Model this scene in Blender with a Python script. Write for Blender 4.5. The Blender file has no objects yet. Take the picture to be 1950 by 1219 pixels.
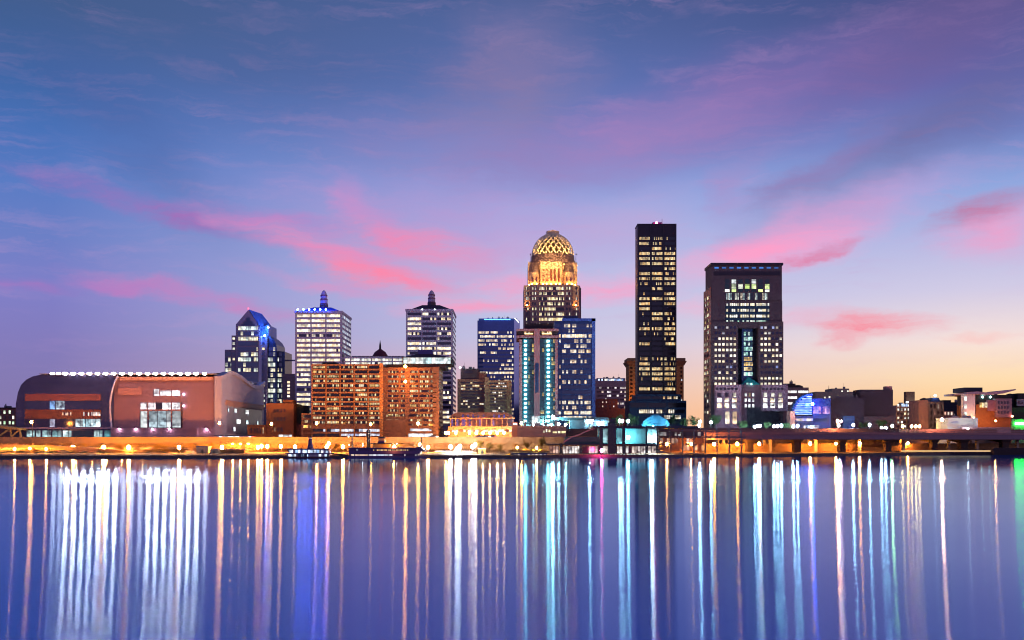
import bpy, math, random
from mathutils import Vector, Matrix

R = random.Random(7)
sc = bpy.context.scene
COL = sc.collection
rad = math.radians

# ------------------------------------------------------------------ camera
EYE = 8.0          # metres above the river
F = 2000.0         # focal length in photo pixels (photo 1950 wide)
HZ = 839.0         # horizon row of the photo


def X(p, Y):
    return (p - 975.0) / F * Y


def Z(p, Y):
    return EYE + (HZ - p) / F * Y


cam = bpy.data.cameras.new("camera")
cam.sensor_width = 36.0
cam.lens = 36.0 * F / 1950.0
cam.shift_y = (HZ - 609.5) / 1950.0
cam.clip_end = 30000.0
cam.clip_start = 0.5
camo = bpy.data.objects.new("camera", cam)
COL.objects.link(camo)
camo.location = (0, 0, EYE)
camo.rotation_euler = (rad(90), 0, 0)
sc.camera = camo

sc.view_settings.view_transform = 'Standard'
sc.view_settings.look = 'None'
sc.view_settings.exposure = 0.0
sc.view_settings.gamma = 1.0
sc.render.engine = 'CYCLES'
sc.cycles.use_denoising = True
try:
    sc.cycles.denoiser = 'OPENIMAGEDENOISE'
    sc.cycles.denoising_input_passes = 'RGB'
    sc.cycles.denoising_prefilter = 'ACCURATE'
except Exception:
    pass
sc.cycles.use_adaptive_sampling = False
sc.cycles.use_light_tree = True
sc.cycles.filter_width = 1.05
sc.cycles.max_bounces = 5
sc.cycles.diffuse_bounces = 2
sc.cycles.glossy_bounces = 3
sc.cycles.transmission_bounces = 2
sc.cycles.caustics_reflective = False
sc.cycles.caustics_refractive = False
sc.cycles.sample_clamp_indirect = 6.0


def lin(c):
    o = []
    for v in c:
        v = v / 255.0
        o.append(v / 12.92 if v <= 0.04045 else ((v + 0.055) / 1.055) ** 2.4)
    return (o[0], o[1], o[2], 1.0)


# ------------------------------------------------------------------ world: dusk sky
class G:
    """tiny helper round a node tree"""

    def __init__(s, tree):
        s.t = tree
        s.n = tree.nodes
        s.l = tree.links

    def add(s, typ, **kw):
        n = s.n.new(typ)
        for k, v in kw.items():
            setattr(n, k, v)
        return n

    def put(s, sock, v):
        if v is None:
            return
        if isinstance(v, bpy.types.NodeSocket):
            s.l.new(v, sock)
        else:
            sock.default_value = v

    def m(s, op, a, b=None, c=None, clamp=False):
        n = s.n.new('ShaderNodeMath')
        n.operation = op
        n.use_clamp = clamp
        s.put(n.inputs[0], a)
        s.put(n.inputs[1], b)
        s.put(n.inputs[2], c)
        return n.outputs[0]

    def vm(s, op, a, b=None):
        n = s.n.new('ShaderNodeVectorMath')
        n.operation = op
        s.put(n.inputs[0], a)
        s.put(n.inputs[1], b)
        return n.outputs[1] if op in ('LENGTH', 'DISTANCE', 'DOT_PRODUCT') else n.outputs[0]

    def mr(s, v, a, b, c, d, smooth=False):
        n = s.n.new('ShaderNodeMapRange')
        n.interpolation_type = 'SMOOTHSTEP' if smooth else 'LINEAR'
        s.put(n.inputs[0], v)
        for i, q in enumerate((a, b, c, d)):
            s.put(n.inputs[i + 1], q)
        return n.outputs[0]

    def mix(s, f, a, b, blend='MIX'):
        n = s.n.new('ShaderNodeMix')
        n.data_type = 'RGBA'
        n.blend_type = blend
        s.put(n.inputs[0], f)
        s.put(n.inputs[6], a)
        s.put(n.inputs[7], b)
        return n.outputs[2]

    def comb(s, x, y, z):
        n = s.n.new('ShaderNodeCombineXYZ')
        for i, q in enumerate((x, y, z)):
            s.put(n.inputs[i], q)
        return n.outputs[0]

    def sep(s, v):
        n = s.n.new('ShaderNodeSeparateXYZ')
        s.put(n.inputs[0], v)
        return n.outputs

    def noise(s, v, scale, detail=4, rough=0.55):
        n = s.n.new('ShaderNodeTexNoise')
        s.put(n.inputs['Vector'], v)
        n.inputs['Scale'].default_value = scale
        n.inputs['Detail'].default_value = detail
        n.inputs['Roughness'].default_value = rough
        return n.outputs

    def ramp(s, v, stops):
        n = s.n.new('ShaderNodeValToRGB')
        s.put(n.inputs[0], v)
        e = n.color_ramp.elements
        while len(e) < len(stops):
            e.new(0.5)
        for k, (p, c) in enumerate(stops):
            e[k].position = p
            e[k].color = c
        return n.outputs[0]


def azel(p, q):
    u = (p - 975.0) / F
    v = (HZ - q) / F
    az = math.atan(u)
    return az, math.atan(v * math.cos(az))


def build_world():
    w = bpy.data.worlds.new("World")
    sc.world = w
    w.use_nodes = True
    g = G(w.node_tree)
    g.n.clear()
    out = g.add('ShaderNodeOutputWorld')
    bg = g.add('ShaderNodeBackground')
    g.l.new(bg.outputs[0], out.inputs[0])
    tc = g.add('ShaderNodeTexCoord')
    d = g.vm('NORMALIZE', tc.outputs['Generated'])
    x, y, z = g.sep(d)
    az = g.m('ARCTAN2', x, y)
    el = g.m('ARCSINE', g.m('MINIMUM', g.m('MAXIMUM', z, -1.0), 1.0))
    ela = g.m('ABSOLUTE', el)
    EM = 0.62      # elevation (rad) that is 1.0 on the ramps
    e = g.m('DIVIDE', ela, EM, clamp=True)

    def col_ramp(px_, stops, zen):
        st = []
        for q, c in stops:
            st.append((min(0.95, max(0.0, azel(px_, q)[1] / EM)), lin(c)))
        st.append((1.0, lin(zen)))
        return g.ramp(e, st)

    left = col_ramp(100, [(839, (130, 116, 166)), (750, (134, 122, 176)), (650, (132, 124, 188)), (550, (128, 128, 200)),
                          (450, (108, 128, 198)), (350, (90, 124, 196)), (250, (74, 114, 184)), (150, (64, 103, 166)), (0, (62, 92, 138))], (40, 66, 116))
    mid = col_ramp(975, [(839, (252, 190, 150)), (770, (242, 190, 178)), (700, (220, 190, 206)), (640, (198, 196, 228)), (550, (190, 192, 230)),
                         (450, (176, 180, 228)), (350, (148, 162, 222)), (250, (120, 138, 204)), (150, (96, 118, 182)), (0, (76, 98, 152))], (42, 62, 116))
    right = col_ramp(1850, [(839, (255, 184, 104)), (780, (255, 204, 138)), (720, (255, 222, 178)), (650, (248, 226, 218)), (550, (210, 204, 230)),
                            (450, (182, 186, 228)), (350, (142, 166, 222)), (250, (112, 128, 192)), (150, (92, 102, 170)), (0, (70, 80, 134))], (40, 56, 108))
    a0 = azel(100, 839)[0]
    a1 = azel(1850, 839)[0]
    f1 = g.mr(az, a0, 0.0, 0.0, 1.0)
    f2 = g.mr(az, 0.0, a1, 0.0, 1.0)
    base = g.mix(f2, g.mix(f1, left, mid), right)
    # the eastern sky behind the viewer: an even mauve blue
    back = g.ramp(e, [(0.0, lin((176, 150, 200))), (0.3, lin((150, 146, 212))), (0.7, lin((92, 108, 176))), (1.0, lin((44, 66, 120)))])
    fb = g.mr(g.m('ABSOLUTE', az), 0.75, 2.0, 0.0, 1.0, True)
    base = g.mix(fb, base, back)

    # cloud wisps, placed by azimuth and elevation, torn by noise
    ae = g.comb(az, el, 0.0)
    stretch = g.add('ShaderNodeMapping')
    g.l.new(ae, stretch.inputs[0])
    stretch.inputs['Scale'].default_value = (3.0, 9.0, 1.0)
    stretch.inputs['Rotation'].default_value = (0, 0, rad(10))
    n1 = g.noise(stretch.outputs[0], 2.6, 5, 0.6)
    n2 = g.noise(ae, 9.0, 6, 0.62)
    warp = g.vm('MULTIPLY', g.vm('SUBTRACT', n2[1], (0.5, 0.5, 0.5)), (0.09, 0.03, 0.0))
    warp2 = g.vm('MULTIPLY', g.vm('SUBTRACT', n1[1], (0.5, 0.5, 0.5)), (0.10, 0.034, 0.0))
    P = g.vm('ADD', g.vm('ADD', ae, warp), warp2)
    st3 = g.add('ShaderNodeMapping')
    g.l.new(P, st3.inputs[0])
    st3.inputs['Scale'].default_value = (6.0, 44.0, 1.0)
    st3.inputs['Rotation'].default_value = (0, 0, rad(8))
    n3 = g.noise(st3.outputs[0], 1.8, 7, 0.68)
    tear = g.m('MULTIPLY', g.mr(n1[0], 0.28, 0.62, 0.35, 1.05), g.mr(n3[0], 0.34, 0.64, 0.22, 1.2))
    tears = g.m('MULTIPLY', g.mr(n1[0], 0.3, 0.7, 0.7, 1.1), g.mr(n3[0], 0.3, 0.7, 0.72, 1.14))
    fray = g.m('ADD', 0.15, g.m('ADD', g.mr(n1[0], 0.3, 0.65, 0.0, 0.55), g.mr(n3[0], 0.34, 0.66, 0.0, 0.6)))
    S = 1.0 / F
    wisps = [
        # px, py, half length, half thickness, angle (clockwise), colour, opacity, soft
        (230, 230, 270, 75, 42, (74, 100, 164), .5, 1),
        (640, 110, 560, 150, 3, (84, 100, 156), .42, 1),
        (330, 40, 420, 90, 5, (70, 94, 142), .3, 1),
        (965, 180, 120, 130, 60, (146, 124, 166), .75, 1),
        (900, 300, 260, 60, 5, (150, 132, 190), .55, 1),
        (1480, 180, 520, 80, -13, (142, 108, 172), .62, 1),
        (1240, 255, 230, 55, -12, (172, 134, 192), .55, 1),
        (1760, 250, 320, 60, -27, (112, 104, 154), .62, 1),
        (1800, 60, 260, 60, -20, (104, 92, 148), .6, 1),
        (1560, 330, 140, 26, -28, (150, 120, 176), .55, 1),
        (1400, 360, 60, 40, -50, (176, 140, 196), .5, 1),
        (860, 420, 330, 60, 6, (190, 150, 208), .60, 1),
        (1560, 428, 240, 40, -17, (222, 160, 210), .70, 1),
        (1470, 478, 190, 40, -8, (255, 160, 202), .95, 0),
        (1572, 482, 75, 12, -17, (222, 120, 160), .85, 0),
        (1890, 395, 110, 30, -12, (186, 118, 160), .85, 0),
        (1920, 440, 100, 45, -10, (244, 160, 202), .75, 1),
        (1675, 620, 125, 24, 3, (250, 142, 158), .95, 0),
        (1600, 645, 50, 12, 0, (244, 160, 172), .75, 0),
        (1870, 650, 80, 10, 0, (252, 196, 190), .5, 0),
        (320, 405, 260, 22, 12, (164, 110, 184), .85, 0),
        (500, 415, 170, 24, 6, (196, 128, 196), .75, 0),
        (690, 405, 90, 30, 42, (214, 142, 200), .65, 1),
        (640, 480, 230, 28, 15, (238, 140, 188), .8, 0),
        (735, 528, 150, 22, 11, (255, 136, 170), .95, 0),
        (800, 462, 140, 32, 10, (248, 136, 178), .92, 0),
        (905, 500, 120, 40, -10, (222, 150, 198), .55, 1),
        (640, 545, 150, 16, 9, (222, 146, 196), .65, 0),
        (400, 570, 250, 17, 10, (204, 132, 192), .85, 0),
        (215, 540, 120, 12, 3, (184, 124, 194), .7, 0),
        (50, 540, 90, 12, 2, (166, 118, 192), .7, 0),
        (1140, 555, 130, 24, 1, (255, 160, 198), .95, 0),
        (965, 540, 75, 22, -6, (252, 154, 194), .92, 0),
        (900, 580, 140, 18, -5, (250, 158, 194), .85, 0),
        (1310, 585, 70, 16, 0, (246, 180, 208), .65, 0),
        (1530, 600, 80, 18, 0, (238, 180, 206), .6, 0),
        (1180, 430, 130, 50, -15, (198, 168, 214), .5, 1),
        (1330, 515, 130, 30, -4, (232, 180, 214), .55, 1),
    ]
    # a veil of fine high fibres over the whole sky
    veil = g.m('MULTIPLY', g.mr(n3[0], .48, .72, 0.0, .30), g.mr(n1[0], .38, .62, 0.0, 1.0))
    veil = g.m('MULTIPLY', veil, g.mr(el, 0.03, 0.14, 0.2, 1.0))
    colr = g.mix(veil, base, lin((206, 158, 204)))
    for (p, q, hl, ht, ang, c, op, soft) in wisps:
        A, E_ = azel(p, q)
        mp = g.add('ShaderNodeMapping', vector_type='TEXTURE')
        g.l.new(P, mp.inputs[0])
        mp.inputs['Location'].default_value = (A, E_, 0)
        mp.inputs['Rotation'].default_value = (0, 0, rad(-ang))
        k = math.cos(A)
        mp.inputs['Scale'].default_value = (hl * S * k * 1.25, ht * S * k * 1.35, 1)
        r = g.vm('LENGTH', mp.outputs[0])
        if soft:
            f = g.mr(r, 0.0, 1.25, op, 0.0, True)
            f = g.m('MULTIPLY', f, tears, clamp=True)
        else:
            f = g.m('MULTIPLY', g.mr(r, 0.0, 1.15, 1.0, 0.0, True), fray)
            f = g.mr(f, 0.03, 1.0, 0.0, op, False)
        colr = g.mix(f, colr, lin(c))
    # below the horizon the world is only what the land lets through
    g.l.new(colr, bg.inputs[0])
    bg.inputs[1].default_value = 1.0
    w.cycles.sampling_method = 'MANUAL'
    w.cycles.sample_map_resolution = 512


build_world()

sun = bpy.data.lights.new("sun", 'SUN')
sun.energy = 0.5
sun.angle = rad(25)
sun.color = (1.0, 0.62, 0.52)
suno = bpy.data.objects.new("sun", sun)
COL.objects.link(suno)
# low western afterglow from the right of the picture, a little in front of the facades
SUN_AZ, SUN_EL = rad(112), rad(6)
dirv = Vector((math.sin(SUN_AZ) * math.cos(SUN_EL), math.cos(SUN_AZ) * math.cos(SUN_EL), math.sin(SUN_EL)))
suno.rotation_euler = (-dirv).to_track_quat('-Z', 'Y').to_euler()
suno.location = dirv * 3000


# ------------------------------------------------------------------ materials
MATS = {}


def wall_mat(name, c, rough=0.75, var=0.18, scale=0.25, metal=0.0, joints=0.0, spec=0.3):
    if name in MATS:
        return MATS[name]
    m = bpy.data.materials.new(name)
    m.use_nodes = True
    g = G(m.node_tree)
    b = g.n['Principled BSDF']
    tc = g.add('ShaderNodeTexCoord')
    n = g.noise(tc.outputs['Object'], scale, 5, 0.6)
    n2 = g.noise(tc.outputs['Object'], scale * 9, 3, 0.6)
    f = g.m('ADD', g.mr(n[0], 0.25, 0.75, 1 - var, 1 + var), g.mr(n2[0], 0.3, 0.7, -var * .5, var * .5))
    if joints > 0:
        px_, py_, pz_ = g.sep(tc.outputs['Object'])
        j = g.m('GREATER_THAN', g.m('FRACT', g.m('DIVIDE', pz_, joints)), 0.08)
        j2 = g.m('GREATER_THAN', g.m('FRACT', g.m('DIVIDE', px_, joints * 1.4)), 0.05)
        f = g.m('MULTIPLY', f, g.m('ADD', g.m('MULTIPLY', g.m('MULTIPLY', j, j2), 0.22), 0.78))
    colr = g.mix(1.0, (c[0], c[1], c[2], 1), g.comb(f, f, f), 'MULTIPLY')
    g.l.new(colr, b.inputs['Base Color'])
    b.inputs['Roughness'].default_value = rough
    b.inputs['Metallic'].default_value = metal
    b.inputs['Specular IOR Level'].default_value = spec
    MATS[name] = m
    return m


def glow(name, c, s):
    if name in MATS:
        return MATS[name]
    m = bpy.data.materials.new(name)
    m.use_nodes = True
    g = G(m.node_tree)
    b = g.n['Principled BSDF']
    b.inputs['Base Color'].default_value = (0.8, 0.8, 0.8, 1)
    b.inputs['Emission Color'].default_value = (c[0], c[1], c[2], 1)
    b.inputs['Emission Strength'].default_value = s
    if s < 30:
        m.cycles.emission_sampling = 'NONE'
    MATS[name] = m
    return m


def win_mat(name, pane=1.5, lo=0.1, hi=0.9, c1=(1, .82, .45), c2=(1, .95, .8), s=1.4, dark=(.02, .025, .05), power=1.0,
            fh=50.0, rough=0.12, spec=0.5, metal=0.0, clutter=0.6, mull=0.1, floor=0.0):
    """glazing: panes lit or dark by chance, a band of windows has its own chance"""
    if name in MATS:
        return MATS[name]
    m = bpy.data.materials.new(name)
    m.use_nodes = True
    g = G(m.node_tree)
    b = g.n['Principled BSDF']
    uv = g.add('ShaderNodeUVMap')
    uv.uv_map = 'metres'
    x, y, _ = g.sep(uv.outputs[0])
    oi = g.add('ShaderNodeObjectInfo')
    at = g.add('ShaderNodeAttribute')
    at.attribute_name = 'chance'
    seed = g.m('ADD', g.m('MULTIPLY', oi.outputs['Random'], 91.7), g.m('MULTIPLY', at.outputs['Fac'], 37.31))
    pi_ = g.m('FLOOR', g.m('DIVIDE', x, pane))
    fi = g.m('FLOOR', g.m('DIVIDE', y, fh))
    w1 = g.add('ShaderNodeTexWhiteNoise', noise_dimensions='3D')
    g.l.new(g.comb(pi_, fi, seed), w1.inputs['Vector'])
    w2 = g.add('ShaderNodeTexWhiteNoise', noise_dimensions='2D')
    g.l.new(g.comb(fi, seed, 0.0), w2.inputs['Vector'])
    band = g.m('POWER', w2.outputs['Value'], power)
    thr = g.mr(band, 0.0, 1.0, lo, hi)
    on = g.m('LESS_THAN', w1.outputs['Value'], thr)
    fr = g.m('FRACT', g.m('DIVIDE', x, pane))
    mu = g.m('GREATER_THAN', fr, mull)
    cr, cg, cb = g.sep(w1.outputs['Color'])
    nv = g.comb(g.m('ADD', x, g.m('MULTIPLY', seed, 3.0)), y, seed)
    nz = g.noise(nv, 0.42, 2, 0.5)
    br = g.m('MULTIPLY', g.mr(cg, 0, 1, 0.5, 1.15), g.mr(nz[0], 0.3, 0.7, 1 - clutter, 1 + clutter * .6))
    blind = g.mr(g.m('LESS_THAN', y, g.m('ADD', g.m('MULTIPLY', cr, 3.4), 0.5)), 0, 1, 0.5, 1.0)
    br = g.m('MULTIPLY', br, blind)
    st = g.m('ADD', g.m('MULTIPLY', on, s * 1.15), floor)
    st = g.m('MULTIPLY', g.m('MULTIPLY', st, mu), br)
    colr = g.mix(cb, (*c1, 1), (*c2, 1))
    g.l.new(colr, b.inputs['Emission Color'])
    g.l.new(st, b.inputs['Emission Strength'])
    b.inputs['Base Color'].default_value = (*dark, 1)
    b.inputs['Roughness'].default_value = rough
    b.inputs['Metallic'].default_value = metal
    b.inputs['Specular IOR Level'].default_value = spec
    try:
        m.cycles.emission_sampling = 'NONE'
    except Exception:
        pass
    MATS[name] = m
    return m


def water_mat():
    m = bpy.data.materials.new('river_water')
    m.use_nodes = True
    g = G(m.node_tree)
    g.n.clear()
    out = g.add('ShaderNodeOutputMaterial')
    geo = g.add('ShaderNodeNewGeometry')
    pos = geo.outputs['Position']
    x, y, z = g.sep(pos)
    # long lazy patches of rougher and smoother water, drawn out along the current
    mp = g.add('ShaderNodeMapping')
    g.l.new(pos, mp.inputs[0])
    mp.inputs['Scale'].default_value = (0.004, 0.03, 1)
    patch = g.noise(mp.outputs[0], 1.0, 3, 0.5)
    yw = g.m('ADD', y, g.mr(patch[0], .3, .7, -14, 14))
    # a breeze line across the river and the sheltered water under the far bank
    band = g.m('MULTIPLY', g.mr(yw, 180, 196, 0, 1, True), g.mr(yw, 230, 262, 1, 0, True))
    calm = g.mr(yw, 255, 370, 0.0, 1.0, True)
    r = g.m('ADD', g.mr(patch[0], 0.35, 0.65, 0.140, 0.156), g.m('MULTIPLY', band, 0.05))
    r = g.m('SUBTRACT', r, g.m('MULTIPLY', calm, 0.055))
    an = g.m('SUBTRACT', g.mr(y, 42, 230, 0.80, 0.52), g.m('MULTIPLY', band, 0.25))
    # small ripples, felt near the viewer
    mp2 = g.add('ShaderNodeMapping')
    g.l.new(pos, mp2.inputs[0])
    mp2.inputs['Scale'].default_value = (1.6, 2.6, 1)
    rp = g.noise(mp2.outputs[0], 2.4, 3, 0.55)
    fade = g.mr(y, 42, 170, 1.0, 0.0)
    bp = g.add('ShaderNodeBump')
    g.put(bp.inputs['Strength'], g.m('MULTIPLY', fade, 0.5))
    bp.inputs['Distance'].default_value = 0.0036
    g.l.new(rp[0], bp.inputs['Height'])
    gl = g.add('ShaderNodeBsdfAnisotropic', distribution='BECKMANN')
    gl.inputs['Color'].default_value = (0.56, 0.76, 1.0, 1)
    g.l.new(r, gl.inputs['Roughness'])
    g.l.new(an, gl.inputs['Anisotropy'])
    g.l.new(g.comb(1.0, 0.0, 0.0), gl.inputs['Tangent'])
    g.l.new(bp.outputs[0], gl.inputs['Normal'])
    df = g.add('ShaderNodeBsdfDiffuse')
    df.inputs['Color'].default_value = (0.0, 0.18, 0.90, 1)
    fr = g.add('ShaderNodeFresnel')
    fr.inputs['IOR'].default_value = 1.52
    mx = g.add('ShaderNodeMixShader')
    g.l.new(fr.outputs[0], mx.inputs[0])
    g.l.new(df.outputs[0], mx.inputs[1])
    g.l.new(gl.outputs[0], mx.inputs[2])
    g.l.new(mx.outputs[0], out.inputs[0])
    return m


# ------------------------------------------------------------------ mesh building
class MB:
    def __init__(s):
        s.v = []
        s.f = []

    def box(s, x0, x1, y0, y1, z0, z1):
        if x0 > x1:
            x0, x1 = x1, x0
        if y0 > y1:
            y0, y1 = y1, y0
        if z0 > z1:
            z0, z1 = z1, z0
        b = len(s.v)
        s.v += [(x0, y0, z0), (x1, y0, z0), (x1, y1, z0), (x0, y1, z0), (x0, y0, z1), (x1, y0, z1), (x1, y1, z1), (x0, y1, z1)]
        s.f += [tuple(b + i for i in q) for q in ((3, 2, 1, 0), (4, 5, 6, 7), (0, 1, 5, 4), (1, 2, 6, 5), (2, 3, 7, 6), (3, 0, 4, 7))]
        return s

    def prism(s, poly, y0, y1):
        """poly: (x, z) points, counter-clockwise seen from -Y; extruded from y0 to y1"""
        b = len(s.v)
        n = len(poly)
        s.v += [(p[0], y0, p[1]) for p in poly] + [(p[0], y1, p[1]) for p in poly]
        s.f.append(tuple(range(b, b + n)))
        s.f.append(tuple(range(b + 2 * n - 1, b + n - 1, -1)))
        for i in range(n):
            j = (i + 1) % n
            s.f.append((b + j, b + i, b + n + i, b + n + j))
        return s

    def prismx(s, poly, x0, x1):
        """poly: (y, z) points, counter-clockwise seen from +X; extruded from x1 back to x0"""
        b = len(s.v)
        n = len(poly)
        s.v += [(x1, p[0], p[1]) for p in poly] + [(x0, p[0], p[1]) for p in poly]
        s.f.append(tuple(range(b, b + n)))
        s.f.append(tuple(range(b + 2 * n - 1, b + n - 1, -1)))
        for i in range(n):
            j = (i + 1) % n
            s.f.append((b + j, b + i, b + n + i, b + n + j))
        return s

    def prismz(s, poly, z0, z1):
        b = len(s.v)
        n = len(poly)
        s.v += [(p[0], p[1], z0) for p in poly] + [(p[0], p[1], z1) for p in poly]
        s.f.append(tuple(range(b + n - 1, b - 1, -1)))
        s.f.append(tuple(range(b + n, b + 2 * n)))
        for i in range(n):
            j = (i + 1) % n
            s.f.append((b + i, b + j, b + n + j, b + n + i))
        return s

    def frustum(s, a, b_, z0, z1):
        """a, b_: (x0, x1, y0, y1) rectangles at z0 and z1"""
        b = len(s.v)
        for (r, z) in ((a, z0), (b_, z1)):
            s.v += [(r[0], r[2], z), (r[1], r[2], z), (r[1], r[3], z), (r[0], r[3], z)]
        s.f += [tuple(b + i for i in q) for q in ((3, 2, 1, 0), (4, 5, 6, 7), (0, 1, 5, 4), (1, 2, 6, 5), (2, 3, 7, 6), (3, 0, 4, 7))]
        return s

    def lathe(s, cx, cy, prof, n=16):
        """prof: (radius, z) from the bottom up"""
        b = len(s.v)
        for (r, z) in prof:
            for k in range(n):
                a = 2 * math.pi * k / n
                s.v.append((cx + r * math.cos(a), cy + r * math.sin(a), z))
        for i in range(len(prof) - 1):
            for k in range(n):
                k2 = (k + 1) % n
                s.f.append((b + i * n + k, b + i * n + k2, b + (i + 1) * n + k2, b + (i + 1) * n + k))
        s.f.append(tuple(b + n - 1 - k for k in range(n)))
        t = b + (len(prof) - 1) * n
        s.f.append(tuple(t + k for k in range(n)))
        return s

    def tube(s, p, q, r0, r1=None, n=6):
        r1 = r0 if r1 is None else r1
        p, q = Vector(p), Vector(q)
        d = (q - p).normalized()
        u = d.orthogonal().normalized()
        w = d.cross(u)
        b = len(s.v)
        for (c, r) in ((p, r0), (q, r1)):
            for k in range(n):
                a = 2 * math.pi * k / n
                s.v.append(tuple(c + u * (r * math.cos(a)) + w * (r * math.sin(a))))
        for k in range(n):
            k2 = (k + 1) % n
            s.f.append((b + k, b + k2, b + n + k2, b + n + k))
        s.f.append(tuple(b + n - 1 - k for k in range(n)))
        s.f.append(tuple(b + n + k for k in range(n)))
        return s

    def ball(s, c, r, n=8, sq=1.0):
        prof = []
        m_ = max(4, n // 2)
        for i in range(m_ + 1):
            a = -math.pi / 2 + math.pi * i / m_
            prof.append((max(0.001, r * math.cos(a)), c[2] + r * sq * math.sin(a)))
        return s.lathe(c[0], c[1], prof, n)

    def build(s, name, mat, parent=None, smooth=False, origin=None):
        me = bpy.data.meshes.new(name)
        o0 = Vector(origin) if origin is not None else (parent.location if parent is not None and parent.parent is None else Vector((0, 0, 0)))
        if parent is not None and origin is None:
            o0 = world_loc(parent)
        vs = [(v[0] - o0[0], v[1] - o0[1], v[2] - o0[2]) for v in s.v]
        me.from_pydata(vs, [], s.f)
        me.update()
        if smooth:
            for p in me.polygons:
                p.use_smooth = True
        if mat is not None:
            me.materials.append(mat)
        o = bpy.data.objects.new(name, me)
        COL.objects.link(o)
        if parent is not None:
            o.parent = parent
        elif origin is not None:
            o.location = origin
        return o


def world_loc(o):
    v = Vector(o.location)
    while o.parent is not None:
        o = o.parent
        v = v + Vector(o.location)
    return v


def tag(o, label, cat, group=None, kind=None):
    if label:
        o['label'] = label
    if cat:
        o['category'] = cat
    if group:
        o['group'] = group
    if kind:
        o['kind'] = kind
    return o


def thing(name, label, cat, loc, group=None):
    o = bpy.data.objects.new(name, None)
    o.empty_display_size = 1.0
    COL.objects.link(o)
    o.location = loc
    return tag(o, label, cat, group)


def copy_tree(o, parent=None):
    c = o.copy()
    COL.objects.link(c)
    if parent is not None:
        c.parent = parent
    for ch in list(o.children):
        copy_tree(ch, c)
    return c


# ------------------------------------------------------------------ buildings
SLABS = {}
GZ = 6.0     # city ground level


def slab_mesh(w, h, side, mat):
    key = (round(w, 2), round(h, 2), side, mat.name)
    if key in SLABS:
        return SLABS[key]
    me = bpy.data.meshes.new('window')
    d0, d1 = -0.12, 0.25
    if side == 'F':
        vs = [(0, d0, 0), (w, d0, 0), (w, d0, h), (0, d0, h), (0, d1, 0), (w, d1, 0), (w, d1, h), (0, d1, h)]
    elif side == 'R':    # faces +X, runs along +Y
        vs = [(-d0, 0, 0), (-d0, w, 0), (-d0, w, h), (-d0, 0, h), (-d1, 0, 0), (-d1, w, 0), (-d1, w, h), (-d1, 0, h)]
    else:                # faces -X, runs along +Y
        vs = [(d0, 0, 0), (d0, w, 0), (d0, w, h), (d0, 0, h), (d1, 0, 0), (d1, w, 0), (d1, w, h), (d1, 0, h)]
    fs = [(0, 1, 2, 3), (5, 4, 7, 6), (1, 5, 6, 2), (4, 0, 3, 7), (3, 2, 6, 7), (4, 5, 1, 0)]
    if side == 'L':
        fs = [tuple(reversed(f)) for f in fs]
    me.from_pydata(vs, [], fs)
    uvc = [(0, 0), (w, 0), (w, h), (0, h), (0, 0), (w, 0), (w, h), (0, h)]
    ul = me.uv_layers.new(name='metres')
    for p in me.polygons:
        for li in p.loop_indices:
            ul.data[li].uv = uvc[me.loops[li].vertex_index]
    me.materials.append(mat)
    me.update()
    SLABS[key] = me
    return me


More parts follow.
